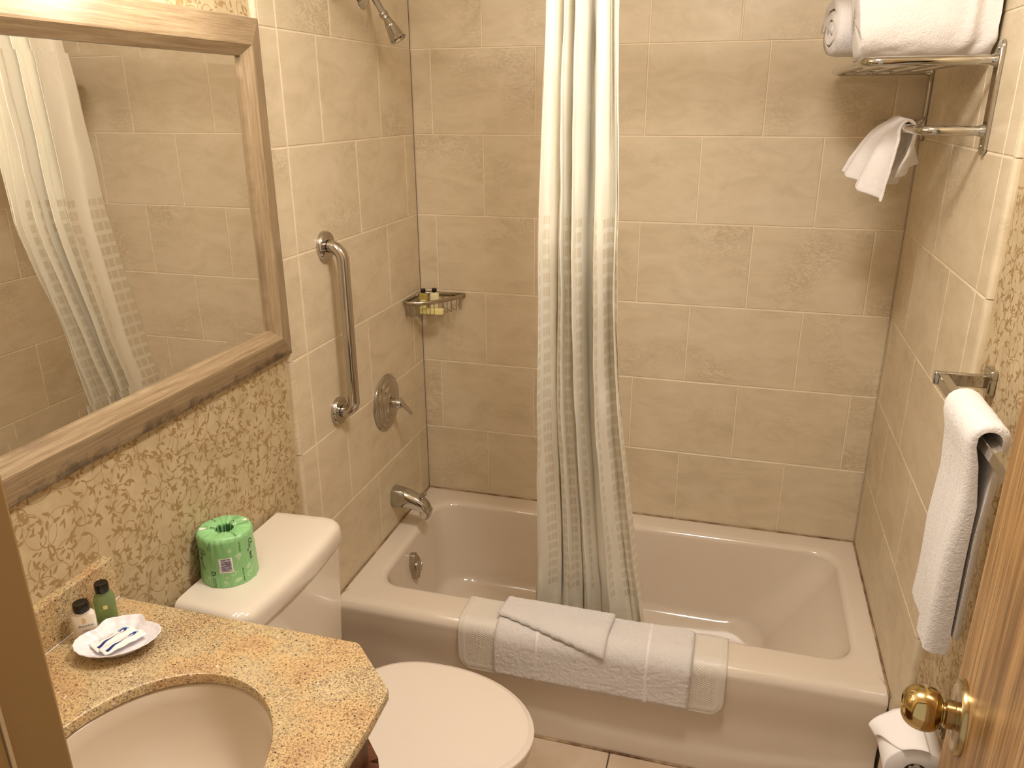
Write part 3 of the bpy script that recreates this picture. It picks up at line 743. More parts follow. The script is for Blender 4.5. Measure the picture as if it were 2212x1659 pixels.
tw = thing('bath_mat_towel', (.77, -.74, .41), 'white terry towel folded over the rubber mat on the tub rim, one corner turned up', 'towel')
def drape(x0f, x1f, s0, s1, off, th, nx, ns, seed, amp=.0012, bulge=0):
    """closed slab lying on the rim profile between s0 and s1"""
    top = []; V = []; F = []
    for j in range(ns+1):
        v = j/ns; s = s0+(s1-s0)*v
        for i in range(nx+1):
            t = i/nx; x = x0f(s)+(x1f(s)-x0f(s))*t
            edge = min(t*nx, (nx-t*nx), v*ns, ns-v*ns)/3.0; r = 1-(1-min(1, edge))**2
            h = off+th*(.35+.65*r)+amp*(nz(x*90, s*90, seed)+1.2*nz(x*190, s*190, seed+4))+.002*nz(x*12, s*14, seed+9)+bulge*math.sin(PI*v)
            y, z = rimpt(s, h); V.append((x, y, z))
    m = len(V)
    for j in range(ns+1):
        for i in range(nx+1):
            s = s0+(s1-s0)*j/ns; x = x0f(s)+(x1f(s)-x0f(s))*i/nx; y, z = rimpt(s, off); V.append((x, y, z))
    q = nx+1
    for j in range(ns):
        for i in range(nx):
            a = j*q+i; F.append((a, a+1, a+q+1, a+q)); b_ = m+a; F.append((b_, b_+q, b_+q+1, b_+1))
    for i in range(nx):
        F.append((i, m+i, m+i+1, i+1)); a = ns*q+i; F.append((a, a+1, m+a+1, m+a))
    for j in range(ns):
        a = j*q; F.append((a, a+q, m+a+q, m+a)); a = j*q+nx; F.append((a, m+a, m+a+q, a+q))
    return V, F
V, F = drape(lambda s: .502-.006*sstep(0,.2,s)+.0, lambda s: 1.044-.004*sstep(.1,.25,s), .008, .248, .0045, .018, 170, 76, 1)
mesh('towel_body', V, F, M_terry, tw, angle=80)
for xb in (.622, .925):
    V, F = drape(lambda s: xb-.0055, lambda s: xb+.0055, .012, .245, .0205, .0034, 4, 60, 2, 0)
    mesh('woven_band', V, F, M_terryband, tw, angle=80)
# turned-up corner: polygon in (x, s) space
def flap():
    mb = MB(); nI, nJ = 60, 30; G = []
    for j in range(nJ+1):
        v = j/nJ
        for i in range(nI+1):
            t = i/nI
            # top edge runs along the rim's inner side, bottom edge slants down to a corner
            xt, st = .505+(.822-.505)*t, .010+.020*t*0
            xb_, sb_ = .497+(.812-.497)*t, .090+.045*t
            x = xt+(xb_-xt)*v; s = st+(sb_-st)*v
            e = min(1, min(v*nJ, (1-v)*nJ, (1-t)*nI, t*nI)/2.0); h = .0290+.0075*(1-(1-e)**2)+.0016*nz(x*80, s*80, 5)+.0015*nz(x*190, s*190, 8)
            y, z = rimpt(s, h); G.append((x, y, z))
    q = nI+1; F = [(j*q+i, j*q+i+1, (j+1)*q+i+1, (j+1)*q+i) for j in range(nJ) for i in range(nI)]; m = len(G)
    G2 = []
    for j in range(nJ+1):
        for i in range(nI+1):
            t = i/nI; v = j/nJ; xt, st = .505+(.822-.505)*t, .010; xb_, sb_ = .497+(.812-.497)*t, .090+.045*t
            y, z = rimpt(st+(sb_-st)*v, .0268); G2.append((xt+(xb_-xt)*v, y, z))
    for j in range(nJ): F += [(j*q, (j+1)*q, m+(j+1)*q, m+j*q), (j*q+nI, m+j*q+nI, m+(j+1)*q+nI, (j+1)*q+nI)]
    for i in range(nI): a = nJ*q+i; F += [(a, a+1, m+a+1, m+a), (i, m+i, m+i+1, i+1)]
    mesh('folded_corner', G+G2, F, M_terry, tw, angle=80)
flap()

# ------------------------------------------------------------------ toilet
TY = -1.19; TT = .822
to = thing('toilet', (.3, TY, FL), 'almond toilet with closed lid between the granite counter and the tub', 'toilet')
def tank_ring(z, x0, xf, hw, bow, r=.05, n=12):
    # outline: back straight, bowed front, rounded front corners
    P = []; ys = []
    P += [Vector((x0, TY-hw*.96, z))]
    # near corner
    for i in range(n+1):
        a = -PI/2+PI/2*i/n; P.append(Vector((xf-bow-r+r*math.cos(a)*1.0, TY-hw+r+r*math.sin(a), z)))
    m = 24
    for i in range(1, m):
        t = i/m; y = TY-hw+r+(2*hw-2*r)*t; P.append(Vector((xf-bow+bow*math.sin(PI*t), y, z)))
    for i in range(n+1):
        a = PI/2*i/n; P.append(Vector((xf-bow-r+r*math.cos(a), TY+hw-r+r*math.sin(a), z)))
    P.append(Vector((x0, TY+hw*.96, z)))
    for i in range(1, 8): P.append(Vector((x0, TY+hw*.96-2*hw*.96*i/8, z)))
    return P
R = [tank_ring(z, .006+k, xf, hw, .010, .036) for z, k, xf, hw in [(.42,.02,.165,.190),(.45,.008,.172,.197),(.62,.004,.178,.203),(.775,.0,.183,.207)]]
MB().rings(R, True, True).obj('tank', M_porc, to, angle=50)
R = [tank_ring(z, .001, xf, hw, .011, .042) for z, xf, hw in [(.764,.182,.206),(.766,.188,.212),(.774,.191,.215),(.800,.191,.215),(.811,.188,.212),(.818,.181,.206),(.8213,.170,.197),(TT,.150,.178)]]
MB().rings(R, True, True).obj('tank_lid', M_porc, to, angle=60)
def egg(z, x0, x1, hw, n=64, p=2.0):
    P = []; xc = x0+(x1-x0)*.45
    for i in range(n):
        a = 2*PI*i/n; c_, s_ = math.cos(a), math.sin(a)
        ax = (x1-xc) if c_ > 0 else (xc-x0); pw = 1 if c_ > 0 else .75
        P.append(Vector((xc+ax*(abs(c_)**pw)*(1 if c_ > 0 else -1), TY+hw*s_, z)))
    return P
R = [egg(*q) for q in [(FL,.20,.52,.115),(.06,.19,.52,.115),(.14,.20,.52,.108),(.22,.20,.56,.120),(.29,.20,.63,.150),(.35,.20,.685,.176),(.385,.20,.704,.184),(.405,.20,.706,.185),(.413,.21,.700,.180)]]
MB().rings(R, True, True).obj('bowl', M_porc, to, angle=60)
MB().box((.10,TY-.115,.36),(.26,TY+.115,.425)).obj('bowl_deck', M_porc, to, bev=.02, bseg=4)
R = [egg(*q) for q in [(.413,.235,.706,.182),(.415,.232,.712,.186),(.424,.232,.714,.187),(.4305,.235,.711,.184)]]
MB().rings(R, True, True).obj('seat', M_seat, to, angle=50)
R = [egg(*q) for q in [(.4325,.230,.706,.182),(.4345,.228,.715,.1875),(.4380,.228,.7175,.1895),(.4475,.228,.7180,.190),(.4500,.230,.7165,.189),(.4515,.233,.7130,.1855),(.4545,.238,.7065,.180),(.4560,.240,.7045,.1785),(.4566,.244,.7010,.176),(.4572,.26,.69,.168),(.4582,.33,.60,.11)]]
MB().rings(R, True, True).obj('seat_lid', M_seat, to, angle=24)
for y in (-.07, .07):
    MB().box((.205,TY+y-.022,.424),(.25,TY+y+.022,.452)).obj('hinge', M_seat, to, bev=.006)

# ------------------------------------------------------------------ wrapped tissue roll on the tank
RX, RY, RR, RH = .0500, -1.267, .0580, .113
tr_ = thing('wrapped_toilet_roll', (RX, RY, TT), 'toilet roll in green printed paper wrapper standing on the toilet tank lid', 'toilet paper')
def rollpt(th, h, off=0):   # h: distance along the surface from base; side then top
    side = RH
    w_ = .0016*nz(math.cos(th)*6, math.sin(th)*6, h*40)+.0012*nz(math.cos(th)*14, math.sin(th)*14, h*90+4)
    if h <= side:
        r = RR+.0015*max(0, 1-h/side*2.2)-.0008*math.sin(PI*h/side); c_ = sstep(side-.008, side, h); r -= .003*c_
        z = h-.0005*c_
        r += w_+off; return Vector((RX+r*math.cos(th), RY+r*math.sin(th), TT+.0008+z))
    q = h-side; r = RR-.003-q
    w2 = .0013*math.sin(th*11+3*math.sin(th*3))*min(1, q/.01)+.001*nz(math.cos(th)*12, math.sin(th)*12, q*60)
    return Vector((RX+r*math.cos(th), RY+r*math.sin(th), TT+.0008+side+w2-.0035*sstep(.022,.034,q)+off+.0015*sstep(0,.01,q)))
mb = MB(); nth = 144; R = []
hs = [0, .003, .012, .025, .038, .05, .062, .074, .085, .094, .102, .107, .110, .112]+[RH+q for q in (.003,.006,.010,.015,.020,.025,.029,.032,.035)]
for h in hs: R.append([rollpt(2*PI*i/nth, h) for i in range(nth)])
for k in range(1, 9):
    rr = RR-.003-.035-.0004*k
    R.append([Vector((RX+(rr+.0022*math.sin(7*a+k))*math.cos(a), RY+(rr+.0022*math.sin(7*a+k))*math.sin(a), TT+RH-.004-.008*k)) for a in [2*PI*i/nth for i in range(nth)]])
mb.rings(R, True, True); mb.obj('wrapper', M_green, tr_, angle=45)
TC = math.atan2(-1.27, 1.0)
def wrapuv(th0, h0):   # local x to the right, y up
    return lambda x, y: rollpt(TC+th0+x/RR, h0+y, .0006)
mb = MB()
f = wrapuv(-.12, .052); mb_s = 8
mb.add([f(-.014+.028*i/8, -.017+.034*j/4) for j in range(5) for i in range(9)], [(j*9+i, j*9+i+1, j*9+i+10, j*9+i+9) for j in range(4) for i in range(8)])
lb = mb.obj('barcode_label', M_paperw, tr_, smooth=False)
f2 = lambda x, y: rollpt(TC-.12+x/RR, .052+y, .0010); mb = MB(); y = -.0135; rb = random.Random(4)
while y < .0135:
    hgt = rb.choice((.0010,.0016,.0022)); mb.add([f2(-.0095+.021*i/6, y+hgt*j) for j in (0, 1) for i in range(7)], [(i, i+1, i+8, i+7) for i in range(6)]); y += hgt+rb.choice((.0008,.0013))
put_text(mb, '1 29488 00714 6', .0026, f2, -.0118, 0, 0, rot=PI/2)
mb.obj('barcode', M_bar, lb, smooth=False)
def stroke(mb, P, w, fn, n=4):
    Q = catmull([(a, b, 0) for a, b in P], n); A = []; B = []
    for i, q in enumerate(Q):
        t = (Q[min(i+1, len(Q)-1)]-Q[max(i-1, 0)]).normalized(); nn = Vector((-t.y, t.x, 0))*w/2; A.append(fn(*(q+nn).xy)); B.append(fn(*(q-nn).xy))
    m = len(A); mb.add(A+B, [(i, i+1, m+i+1, m+i) for i in range(m-1)])
script = [  # hand lettering of the word Elegant, unit: x-height 1
 [(2.0,2.6),(1.5,3.0),(.8,2.7),(.7,2.1),(1.3,1.8),(.7,1.7),(.1,1.0),(.3,.2),(1.0,0),(1.9,.5)],
 [(1.9,.5),(2.6,1.6),(2.9,2.8),(2.6,3.0),(2.4,2.2),(2.4,.5),(2.8,0),(3.3,.4)],
 [(3.3,.4),(4.0,.6),(4.1,1.0),(3.7,1.1),(3.4,.6),(3.6,.05),(4.1,0),(4.6,.4)],
 [(5.5,.9),(5.0,1.05),(4.6,.6),(4.8,.05),(5.3,.2),(5.6,1.0),(5.6,-.4),(5.3,-1.3),(4.7,-1.1),(5.1,-.4),(6.1,.3)],
 [(7.0,.9),(6.5,1.05),(6.1,.6),(6.3,.05),(6.8,.2),(7.1,1.0),(7.1,.3),(7.4,0)],
 [(7.4,0),(7.8,.9),(7.9,0),(8.3,.9),(8.7,1.0),(8.8,.2),(9.1,0),(9.4,.3)],
 [(9.9,2.2),(9.7,.5),(9.9,0),(10.5,.3)], [(9.3,1.3),(10.4,1.4)]]
for th0, h0 in ((.86, .095), (-1.12, .088)):
    mb = MB()
    sc_ = .0047
    fn = lambda x, y: rollpt(TC+th0+(y)/RR, h0-x, .0007)     # rotated: reads downward
    for P in script: stroke(mb, [(a*sc_*1.0, b*sc_*.9) for a, b in P], .0011, fn)
    mb.obj('script_lettering', M_ink, tr_, smooth=False)
def vtext(mb, s, size, th0, h0, bold=.00003):
    fn = lambda x, y: rollpt(TC+th0+y/RR, h0-x, .0007); mb = MB(); put_text(mb, s, size, fn, 0, 0, bold=bold); mb.obj('small_lettering', M_ink, tr_, smooth=False)
vtext(mb, 'PROUDLY BASED', .0042, .46, .020); vtext(mb, 'IN THE USA', .0042, .44, .088)
vtext(mb, 'Made From 100%', .0034, -.62, .012); vtext(mb, 'Recycled Paper', .0034, -.55, .012)
vtext(mb, '100% Recycled', .0034, -.62, .098); vtext(mb, 'Fibers', .0034, -.70, .094)
def recyc(mb, fn, cx, cy, r):
    for k in range(3):
        a = PI/2+2*PI*k/3
        P = [(cx+r*math.cos(a+q), cy+r*math.sin(a+q)) for q in (-.75,-.3,.2,.6)]; stroke(mb, P, r*.38, fn, 2)
        e = P[-1]; t = a+.6; mb.poly([fn(e[0]+r*.42*math.cos(t), e[1]+r*.42*math.sin(t)), fn(e[0]-r*.42*math.cos(t), e[1]-r*.42*math.sin(t)), fn(e[0]-r*.6*math.sin(t), e[1]+r*.6*math.cos(t))])
mb = MB(); recyc(mb, lambda x, y: rollpt(TC-.60+y/RR, .034-x, .0007), 0, 0, .0042); mb.obj('recycling_mark', M_ink, tr_, smooth=False)
def topf(a0): return lambda x, y: rollpt(TC+a0+y/.036, RH+(.022-x) if False else RH+.018-x, .0009)
for a0, s1, s2, rc_ in ((2.35,'Made From','Recycled Paper',True), (1.62,'100% recycled fibers','please recycle',False), (-1.9,'Recycled','Paper',True), (3.6,'LIKE LINEN','',False), (-.45,'','',False)):
    fn = topf(a0); mb = MB()
    if not s1: continue
    if s1: put_text(mb, s1, .0036, fn, .002, .0022, bold=.00003)
    if s2: put_text(mb, s2, .0032, fn, .002, -.0022)
    mb.obj('small_lettering', M_ink, tr_, smooth=False)
    if rc_: mb = MB(); recyc(mb, fn, -.0125, 0, .0038); mb.obj('recycling_mark', M_ink, tr_, smooth=False)
mb = MB(); put_text(mb, 'PRODUCT BASED', .0040, topf(.40), .002, 0, bold=.00003); mb.obj('small_lettering', M_ink, tr_, smooth=False)
def leafp(th0, h0, a, l, w):
    fn = lambda x, y: rollpt(TC+th0+x/RR, h0+y, .0004); P = []
    for sg in (1, -1):
        for i in (range(7) if sg > 0 else range(5, 0, -1)):
            t = i/6; x = l*t; y = sg*w*math.sin(PI*t**.75); P.append(fn(x*math.cos(a)-y*math.sin(a), x*math.sin(a)+y*math.cos(a)))
    MB().poly(P).obj('leaf_print', M_leaf, tr_, smooth=False)
for q in [(-.02,.020,2.6,.014,.0045),(.02,.027,.5,.016,.0045),(.10,.010,.25,.019,.005),(-.12,.008,2.3,.013,.004),(.62,.030,.7,.015,.006),(.60,.012,.6,.020,.0065),(.82,.020,1.3,.012,.004),(.98,.045,1.2,.014,.006),
          (-.95,.050,1.9,.018,.006),(-1.15,.070,1.5,.018,.006),(.2,.068,.3,.018,.004),(.3,.058,.9,.018,.004),(.05,.080,1.4,.012,.004),(-.85,.030,-1.2,.018,.004),(.9,.062,1.5,.012,.005)]: leafp(*q)
fn = lambda x, y: rollpt(TC+.0+x/RR, y, .0004)
mb = MB(); stroke(mb, [(-.006,.003),(.001,.015),(.005,.030),(.014,.046),(.022,.062)], .0009, fn)
mb.obj('stem_print', M_leaf, tr_, smooth=False)
mb = MB()
mb.add([rollpt(TC+1.95+a/.036, RH+h, .0007) for h in (.004,.030) for a in (-.003,.003)], [(0,1,3,2)])
mb.obj('white_flash', M_paperw, tr_, smooth=False); mb = MB()
mb.add([rollpt(TC-1.75+a/.036, RH+h, .0007) for h in (.004,.018) for a in (-.005,.004)], [(0,1,3,2)])
mb.obj('white_flash', M_paperw, tr_, smooth=False)
mb = MB()
for k in range(16):
    a = 2*PI*k/16+.1*math.sin(k*5); r1 = RR-.0385; 
    mb.add([Vector((RX+(r1+dr)*math.cos(a+da), RY+(r1+dr)*math.sin(a+da), TT+RH+dz)) for da, dr, dz in ((-.10,0,-.004),(.10,0,-.004),(.05,-.004,-.020),(-.06,-.003,-.022))], [(0,1,2,3)])
mb.obj('tucked_wrapper', M_leafd, tr_, smooth=False, solid=.0004)

# ------------------------------------------------------------------ vanity counter, sink, cabinet
CZ = .93; CT = .020
ct = thing('granite_countertop', (.3, -1.85, CZ), 'gold speckled granite vanity counter with a clipped corner and oval cutout', 'countertop')
sx_, sy_, sa, sbb = .331, -1.856, .164, .191
outer = [(-TH+.0005,-1.530),(.498,-1.530),(.594,-1.620),(.600,-1.70),(.597,-1.80),(.592,-2.1),(.590,-2.170),(-TH+.0005,-2.170)]
outer = [(-TH+.0005,-1.530),(.494,-1.530),(.502,-1.533),(.592,-1.618),(.5965,-1.628),(.600,-1.70),(.5985,-1.80),(.594,-2.1),(.592,-2.170),(-TH+.0005,-2.170)]
def ray_poly(c, a, P):
    dx, dy = math.cos(a), math.sin(a); best = None
    for (x0, y0), (x1, y1) in zip(P, P[1:]+P[:1]):
        ex, ey = x1-x0, y1-y0; den = dx*ey-dy*ex
        if abs(den) < 1e-12: continue
        t = ((x0-c[0])*ey-(y0-c[1])*ex)/den; s = ((x0-c[0])*dy-(y0-c[1])*dx)/den
        if t > 0 and -1e-9 <= s <= 1+1e-9 and (best is None or t < best): best = t
    return (c[0]+dx*best, c[1]+dy*best)
angs = sorted([2*PI*i/160 for i in range(160)]+[math.atan2(y-sy_, x-sx_) % (2*PI) for x, y in outer])
O_ = [ray_poly((sx_, sy_), a, outer) for a in angs]; I_ = [(sx_+sa*math.cos(a), sy_+sbb*math.sin(a)) for a in angs]
def shr(P, k): return [(sx_+(x-sx_)*(1-k/math.hypot(x-sx_, y-sy_)), sy_+(y-sy_)*(1-k/math.hypot(x-sx_, y-sy_))) for x, y in P]
def Zr(P, z): return [Vector((x, y, z)) for x, y in P]
R = [Zr(shr(I_, -.003), CZ-CT), Zr(I_, CZ-CT+.003), Zr(I_, CZ-.004), Zr(shr(I_, -.0015), CZ-.0012), Zr(shr(I_, -.005), CZ), Zr(shr(O_, .006), CZ), Zr(shr(O_, .0018), CZ-.0015), Zr(O_, CZ-.006), Zr(O_, CZ-CT+.005), Zr(shr(O_, .003), CZ-CT), Zr(shr(I_, -.003), CZ-CT)]
MB().rings(R).obj('counter_slab', M_gran, ct, angle=35)
MB().box((-TH+.0005,-2.170,CZ+.0002),(.0085,-1.528,CZ+.0835)).obj('backsplash', M_gran, ct, bev=.0015)
MB().tube([(.0092,-2.165,CZ+.0006),(.0092,-1.530,CZ+.0006)], .0007, 6).obj('caulk_bead', M_paperw, ct)
sk = thing('sink_basin', (sx_, sy_, CZ-.17), 'beige porcelain oval basin set under the granite counter', 'sink')
def ell(k, z, dx=0): return [Vector((sx_+dx+sa*k*math.cos(2*PI*i/64), sy_+sbb*k*math.sin(2*PI*i/64), z)) for i in range(64)]
zs = CZ-CT-.0005
R = [ell(1.22, zs-.010), ell(1.22, zs), ell(1.03, zs), ell(1.0, zs-.004), ell(.98, zs-.03), ell(.93, zs-.065), ell(.83, zs-.10), ell(.66, zs-.128), ell(.42, zs-.145), ell(.12, zs-.152)]
MB().rings(R, False, True).obj('bowl', M_sink, sk, angle=60, solid=.006, soff=-1)
MB().lathe([(.022,0),(.020,.002),(.012,.001),(.001,.0005)], (sx_, sy_, zs-.1515), (0,0,1), 24).obj('drain', M_chrome, sk)
# cabinet under the counter
cab = thing('vanity_cabinet', (.28, -1.86, FL), 'dark brown wood vanity cabinet beneath the granite counter', 'cabinet')
P = [(-TH+.001,-1.556),(.478,-1.556),(.556,-1.634),(.560,-2.168),(-TH+.001,-2.168)]
P2 = P
q = MB(); hz = (0,0,.665)
for (xa, ya), (xb_, yb_) in zip(P, P[1:]+P[:1]):
    l = math.hypot(xb_-xa, yb_-ya); nx_, ny_ = (ya-yb_)/l*-.016, (xb_-xa)/l*-.016
    q.prism([(xa, ya, FL+.09), (xb_, yb_, FL+.09), (xb_-nx_, yb_-ny_, FL+.09), (xa-nx_, ya-ny_, FL+.09)], hz)
q.obj('carcass', M_cab, cab, smooth=False)
MB().prism([(x, y, CZ-CT-.0005-.034) for x, y in [(-TH+.001,-1.556),(.478,-1.556),(.556,-1.634),(.560,-2.168),(.535,-2.168),(.535,-1.645),(.468,-1.580),(-TH+.001,-1.580)]], (0,0,.033)).obj('apron_rail', M_cab, cab, smooth=False)
MB().prism([(x, y, FL+.755) for x, y in [(-TH+.001,-1.556),(.478,-1.556),(.556,-1.634),(.560,-2.168),(.545,-2.168),(.545,-1.640),(.472,-1.570),(-TH+.001,-1.570)]], (0,0,.0905)).obj('side_panel', M_cab, cab, smooth=False)
MB().box((.560,-2.15,FL+.12),(.576,-1.66,FL+.72)).obj('door', M_cab, cab, bev=.003)
MB().box((0,-2.168,FL),(.49,-1.60,FL+.0905)).obj('plinth', M_cab, cab, smooth=False)

# bottles on the counter
def lab_white(t, fn):
    mb = MB(); put_text(mb, 'Azurene', .0068, fn, .003, .033, 0); put_text(mb, 'lotion', .0046, fn, .002, .024, 1)
    mb.poly([fn(.001+.003*math.cos(a), .043+.006*math.sin(a)) for a in [2*PI*i/12 for i in range(12)]], 2)
    mb.obj('label_print', [M_ink, M_grey, M_tan], t, smooth=False)
def lab_green(t, fn):
    mb = MB(); mb.poly([fn(-.003,.030), fn(.004,.030), fn(.004,.038), fn(-.003,.038)], 0)
    mb.obj('label_mark', [M_soap], t, smooth=False)
bottle('toiletry_bottle', 'milky white lotion bottle with black cap beside the shell dish on the counter', 'black-capped toiletry bottles', (.046,-1.6475,CZ+.0002), .72, .037, .022, .056, .0125, .016, M_lotion, lab_white, .008)
bottle('toiletry_bottle', 'green shampoo bottle with black cap against the granite backsplash', 'black-capped toiletry bottles', (.0425,-1.596,CZ+.0002), .72, .034, .022, .060, .0115, .017, M_greenb, lab_green)

# shell soap dish
e1 = Vector((.855,.519,0)).normalized(); e2 = Vector((.519,-.855,0)).normalized(); D0 = Vector((.1180,-1.654,CZ))
ds = thing('soap_dish', D0, 'white scalloped shell dish holding paper packets on the granite counter', 'dish')
def dpt(a, k, z):
    r_ = 1+.018*abs(math.sin(11*a))*(k > .6)*min(1, (k-.6)*3)
    x = .067*math.cos(a); y = .052*math.sin(a)*(1.0 if math.sin(a) > 0 else .72)
    back = 0
    if math.sin(a) < 0:  # flat tab on the wall side
        t_ = sstep(.62, .42, abs(math.cos(a))) if False else 1-sstep(.38, .60, abs(math.cos(a)))
        y -= .020*t_; x *= 1+.10*t_
    return D0+(e1*x+e2*y)*k*r_+Vector((0, 0, z))
n_ = 132; mb = MB(); R = []
for k, z in [(.45,.0004),(.50,.001),(.58,.006),(.74,.0145),(.90,.0205),(.985,.0235),(1.0,.0250),(.985,.0260),(.95,.0245),(.86,.0185),(.74,.0125),(.60,.0085),(.3,.0075)]:
    R.append([dpt(2*PI*i/n_, k, z+(.0006*math.sin(22*2*PI*i/n_) if .5 < k < .97 else 0)) for i in range(n_)])
mb.rings(R, True, True); mb.obj('dish_shell', M_white, ds, angle=60)
# two packets lying in it
def packet(label, c, L, Wd, z, rise, text):
    t = thing('toiletry_packet', c, label, 'packet', 'white paper packets in the shell dish')
    O = Vector(c); ex = e1*.90-e2*.43; ex = Vector((.40,.92,0)).normalized(); ey = Vector((-ex.y, ex.x, 0))
    def f(x, y, h=0):
        puff = .0030*math.cos(PI*min(.5, abs(y)/Wd))*math.cos(PI*min(.5, abs(x)/L*.9))
        return O+ex*x+ey*y+Vector((0, 0, z+rise*y/Wd+puff+h+.0007*math.sin(x*300)))
    nx, ny = 24, 12
    V = [f(-L/2+L*i/nx, -Wd/2+Wd*j/ny) for j in range(ny+1) for i in range(nx+1)]
    mesh('sleeve', V, [(j*25+i, j*25+i+1, j*25+i+26, j*25+i+25) for j in range(ny) for i in range(nx)], M_paperw, t, angle=180, solid=.0016)
    fn = lambda x, y: f(x, y, .0016)
    mb = MB()
    A = [(-.036,-.0065),(-.030,-.0055),(-.022,-.0035),(-.012,-.0012),(.0,.0),(.012,.0010),(.021,.0018),(.026,.003),(.0275,.006),(.025,.0088),(.021,.0092),(.018,.0072),(.0175,.005)]
    Wt = [.0062,.006,.005,.003,.001,.0007,.0012,.0034,.0046,.0036,.0024,.0018,.001]
    A = [(a*L/.085, b*Wd/.030) for a, b in A]
    AA = catmull([(a, b, w) for (a, b), w in zip(A, Wt)], 4); A = [(q.x, q.y) for q in AA]; Wt = [q.z for q in AA]
    Q = []
    for i, (a, b) in enumerate(A):
        t0 = A[max(i-1, 0)]; t1 = A[min(i+1, len(A)-1)]; tx, ty = t1[0]-t0[0], t1[1]-t0[1]; l = math.hypot(tx, ty); w = Wt[i]/2
        Q.append(((a-ty/l*w, b+tx/l*w), (a+ty/l*w, b-tx/l*w)))
    mb.add([fn(*q[0]) for q in Q]+[fn(*q[1]) for q in Q], [(i, i+1, len(Q)+i+1, len(Q)+i) for i in range(len(Q)-1)], 0)
    B = [(.0330,.003),(.0325,.007),(.028,.0115),(.021,.0125),(.0155,.0095),(.0145,.0055)]; B = [(a*L/.085, b*Wd/.030) for a, b in B]
    for i in range(len(B)-1):
        (a, b), (c_, d_) = B[i], B[i+1]; tx, ty = c_-a, d_-b; l = math.hypot(tx, ty); w = .0012
        mb.add([fn(a-ty/l*w, b+tx/l*w), fn(c_-ty/l*w, d_+tx/l*w), fn(c_+ty/l*w, d_-tx/l*w), fn(a+ty/l*w, b-tx/l*w)], [(0,1,2,3)], 1)
    if text: put_text(mb, text, .0055, fn, -.008, .0085, 2)
    mb.obj('printed_wave', [M_navy, M_sky, M_grey], t, smooth=False)
packet('white paper packet with blue wave and grey lettering, farther one in the shell dish', (.1030,-1.648,CZ+.0035), .070, .034, .0095, -.001, 'boardmate')
packet('white paper packet with blue wave overlapping the other, nearer one in the shell dish', (.1290,-1.656,CZ+.0035), .070, .024, .0135, -.001, '')

# ------------------------------------------------------------------ towel rack on the right wall
rk = thing('towel_rack', (W_, -.35, 1.80), 'chrome wall towel shelf with a lower rail on the right tile wall', 'towel rack')
XS, ZSF, YN, YFR = 1.275, 1.868, -.668, -.040
def upath(xo, z, yn, yf, r): 
    return [Vector((W_-.006, yn, z)), Vector((xo+r, yn, z))]+arc((xo+r, yn+r, z),(0,-1,0),(-1,0,0),r,0,PI/2,8)[1:]+arc((xo+r, yf-r, z),(-1,0,0),(0,1,0),r,0,PI/2,8)+[Vector((W_-.006, yf, z))]
MB().tube(upath(XS, ZSF, YN, YFR, .035), .0098, 20).obj('shelf_frame', M_chrome, rk, angle=60)
MB().tube(upath(1.398, 1.735, YN, YFR, .035), .0098, 20).obj('lower_rail', M_chrome, rk, angle=60)
for x in (1.325, 1.372, 1.419, 1.466):
    MB().tube([(x,YN,ZSF-.004),(x,YFR,ZSF-.004)], .0038, 12).obj('shelf_rod', M_chrome, rk)
for y in (YN, YFR):
    P = [(y+.017*math.cos(a), 1.889+.017*math.sin(a)) for a in [PI*i/12 for i in range(13)]]+[(y+.017*math.cos(a), 1.705+.017*math.sin(a)) for a in [PI+PI*i/12 for i in range(13)]]
    p = MB().prism([(W_-.0002, a, b) for a, b in P], (-.009,0,0)).obj('wall_plate', M_chrome, rk, bev=.003)
    for z in (1.889, 1.705): MB().lathe([(.004,0),(.0035,.0015),(.0008,.002)], (W_-.009,y,z), (-1,0,0), 14).obj('screw', M_nick, p)
    for z in (ZSF, 1.735): MB().lathe([(.013,0),(.0115,.006),(.010,.010)], (W_-.009,y,z), (-1,0,0), 20).obj('collar', M_chrome, p)

def fold_towel(label, c, yaw, L, ry, rz, seed, grp):
    t = thing('rolled_towel', c, label, 'towel', grp); ca, sa_ = math.cos(yaw), math.sin(yaw); Oc = Vector(c); R = []; nL, m = 60, 72
    for j in range(-4, nL+5):
        u = min(max(j/nL, 0), 1); x = -L/2+L*u; cap = 1.0
        if j < 0: cap = [.0, .45, .80, .94][j+4]; x -= [.0045, .004, .003, .0015][j+4]
        elif j > nL: cap = [.94, .80, .45, .0][j-nL-1]; x += [.0015, .003, .004, .0045][j-nL-1]
        ring = []
        for i in range(m):
            a = 2*PI*i/m; c_, s_ = math.cos(a), math.sin(a)
            px, pz = abs(c_)**.72*(1 if c_ > 0 else -1), abs(s_)**.72*(1 if s_ > 0 else -1)
            wr = sstep(.62, .95, u)*.0055*math.sin(a*2.0+u*26+2.5*nz(a, u*6, seed))*(1 if s_ < .9 else .5)
            r_ = 1+.03*nz(c_*1.3, s_*1.3, x*7+seed)+.02*nz(c_*4, s_*4, x*30)
            y = ry*px*r_*cap+wr*c_*cap; z = rz*pz*r_*cap+wr*s_*cap*.7; z = max(z, -rz*.95*cap)
            xx = x-.012*(z/rz)*(1-u) + .004*nz(c_*3, s_*3, seed)
            ring.append(Oc+Vector((xx*ca-y*sa_, xx*sa_+y*ca, z+rz*.95)))
        R.append(ring)
    MB().rings(R, True, True).obj('towel_roll', M_terry, t, angle=80)
    return t
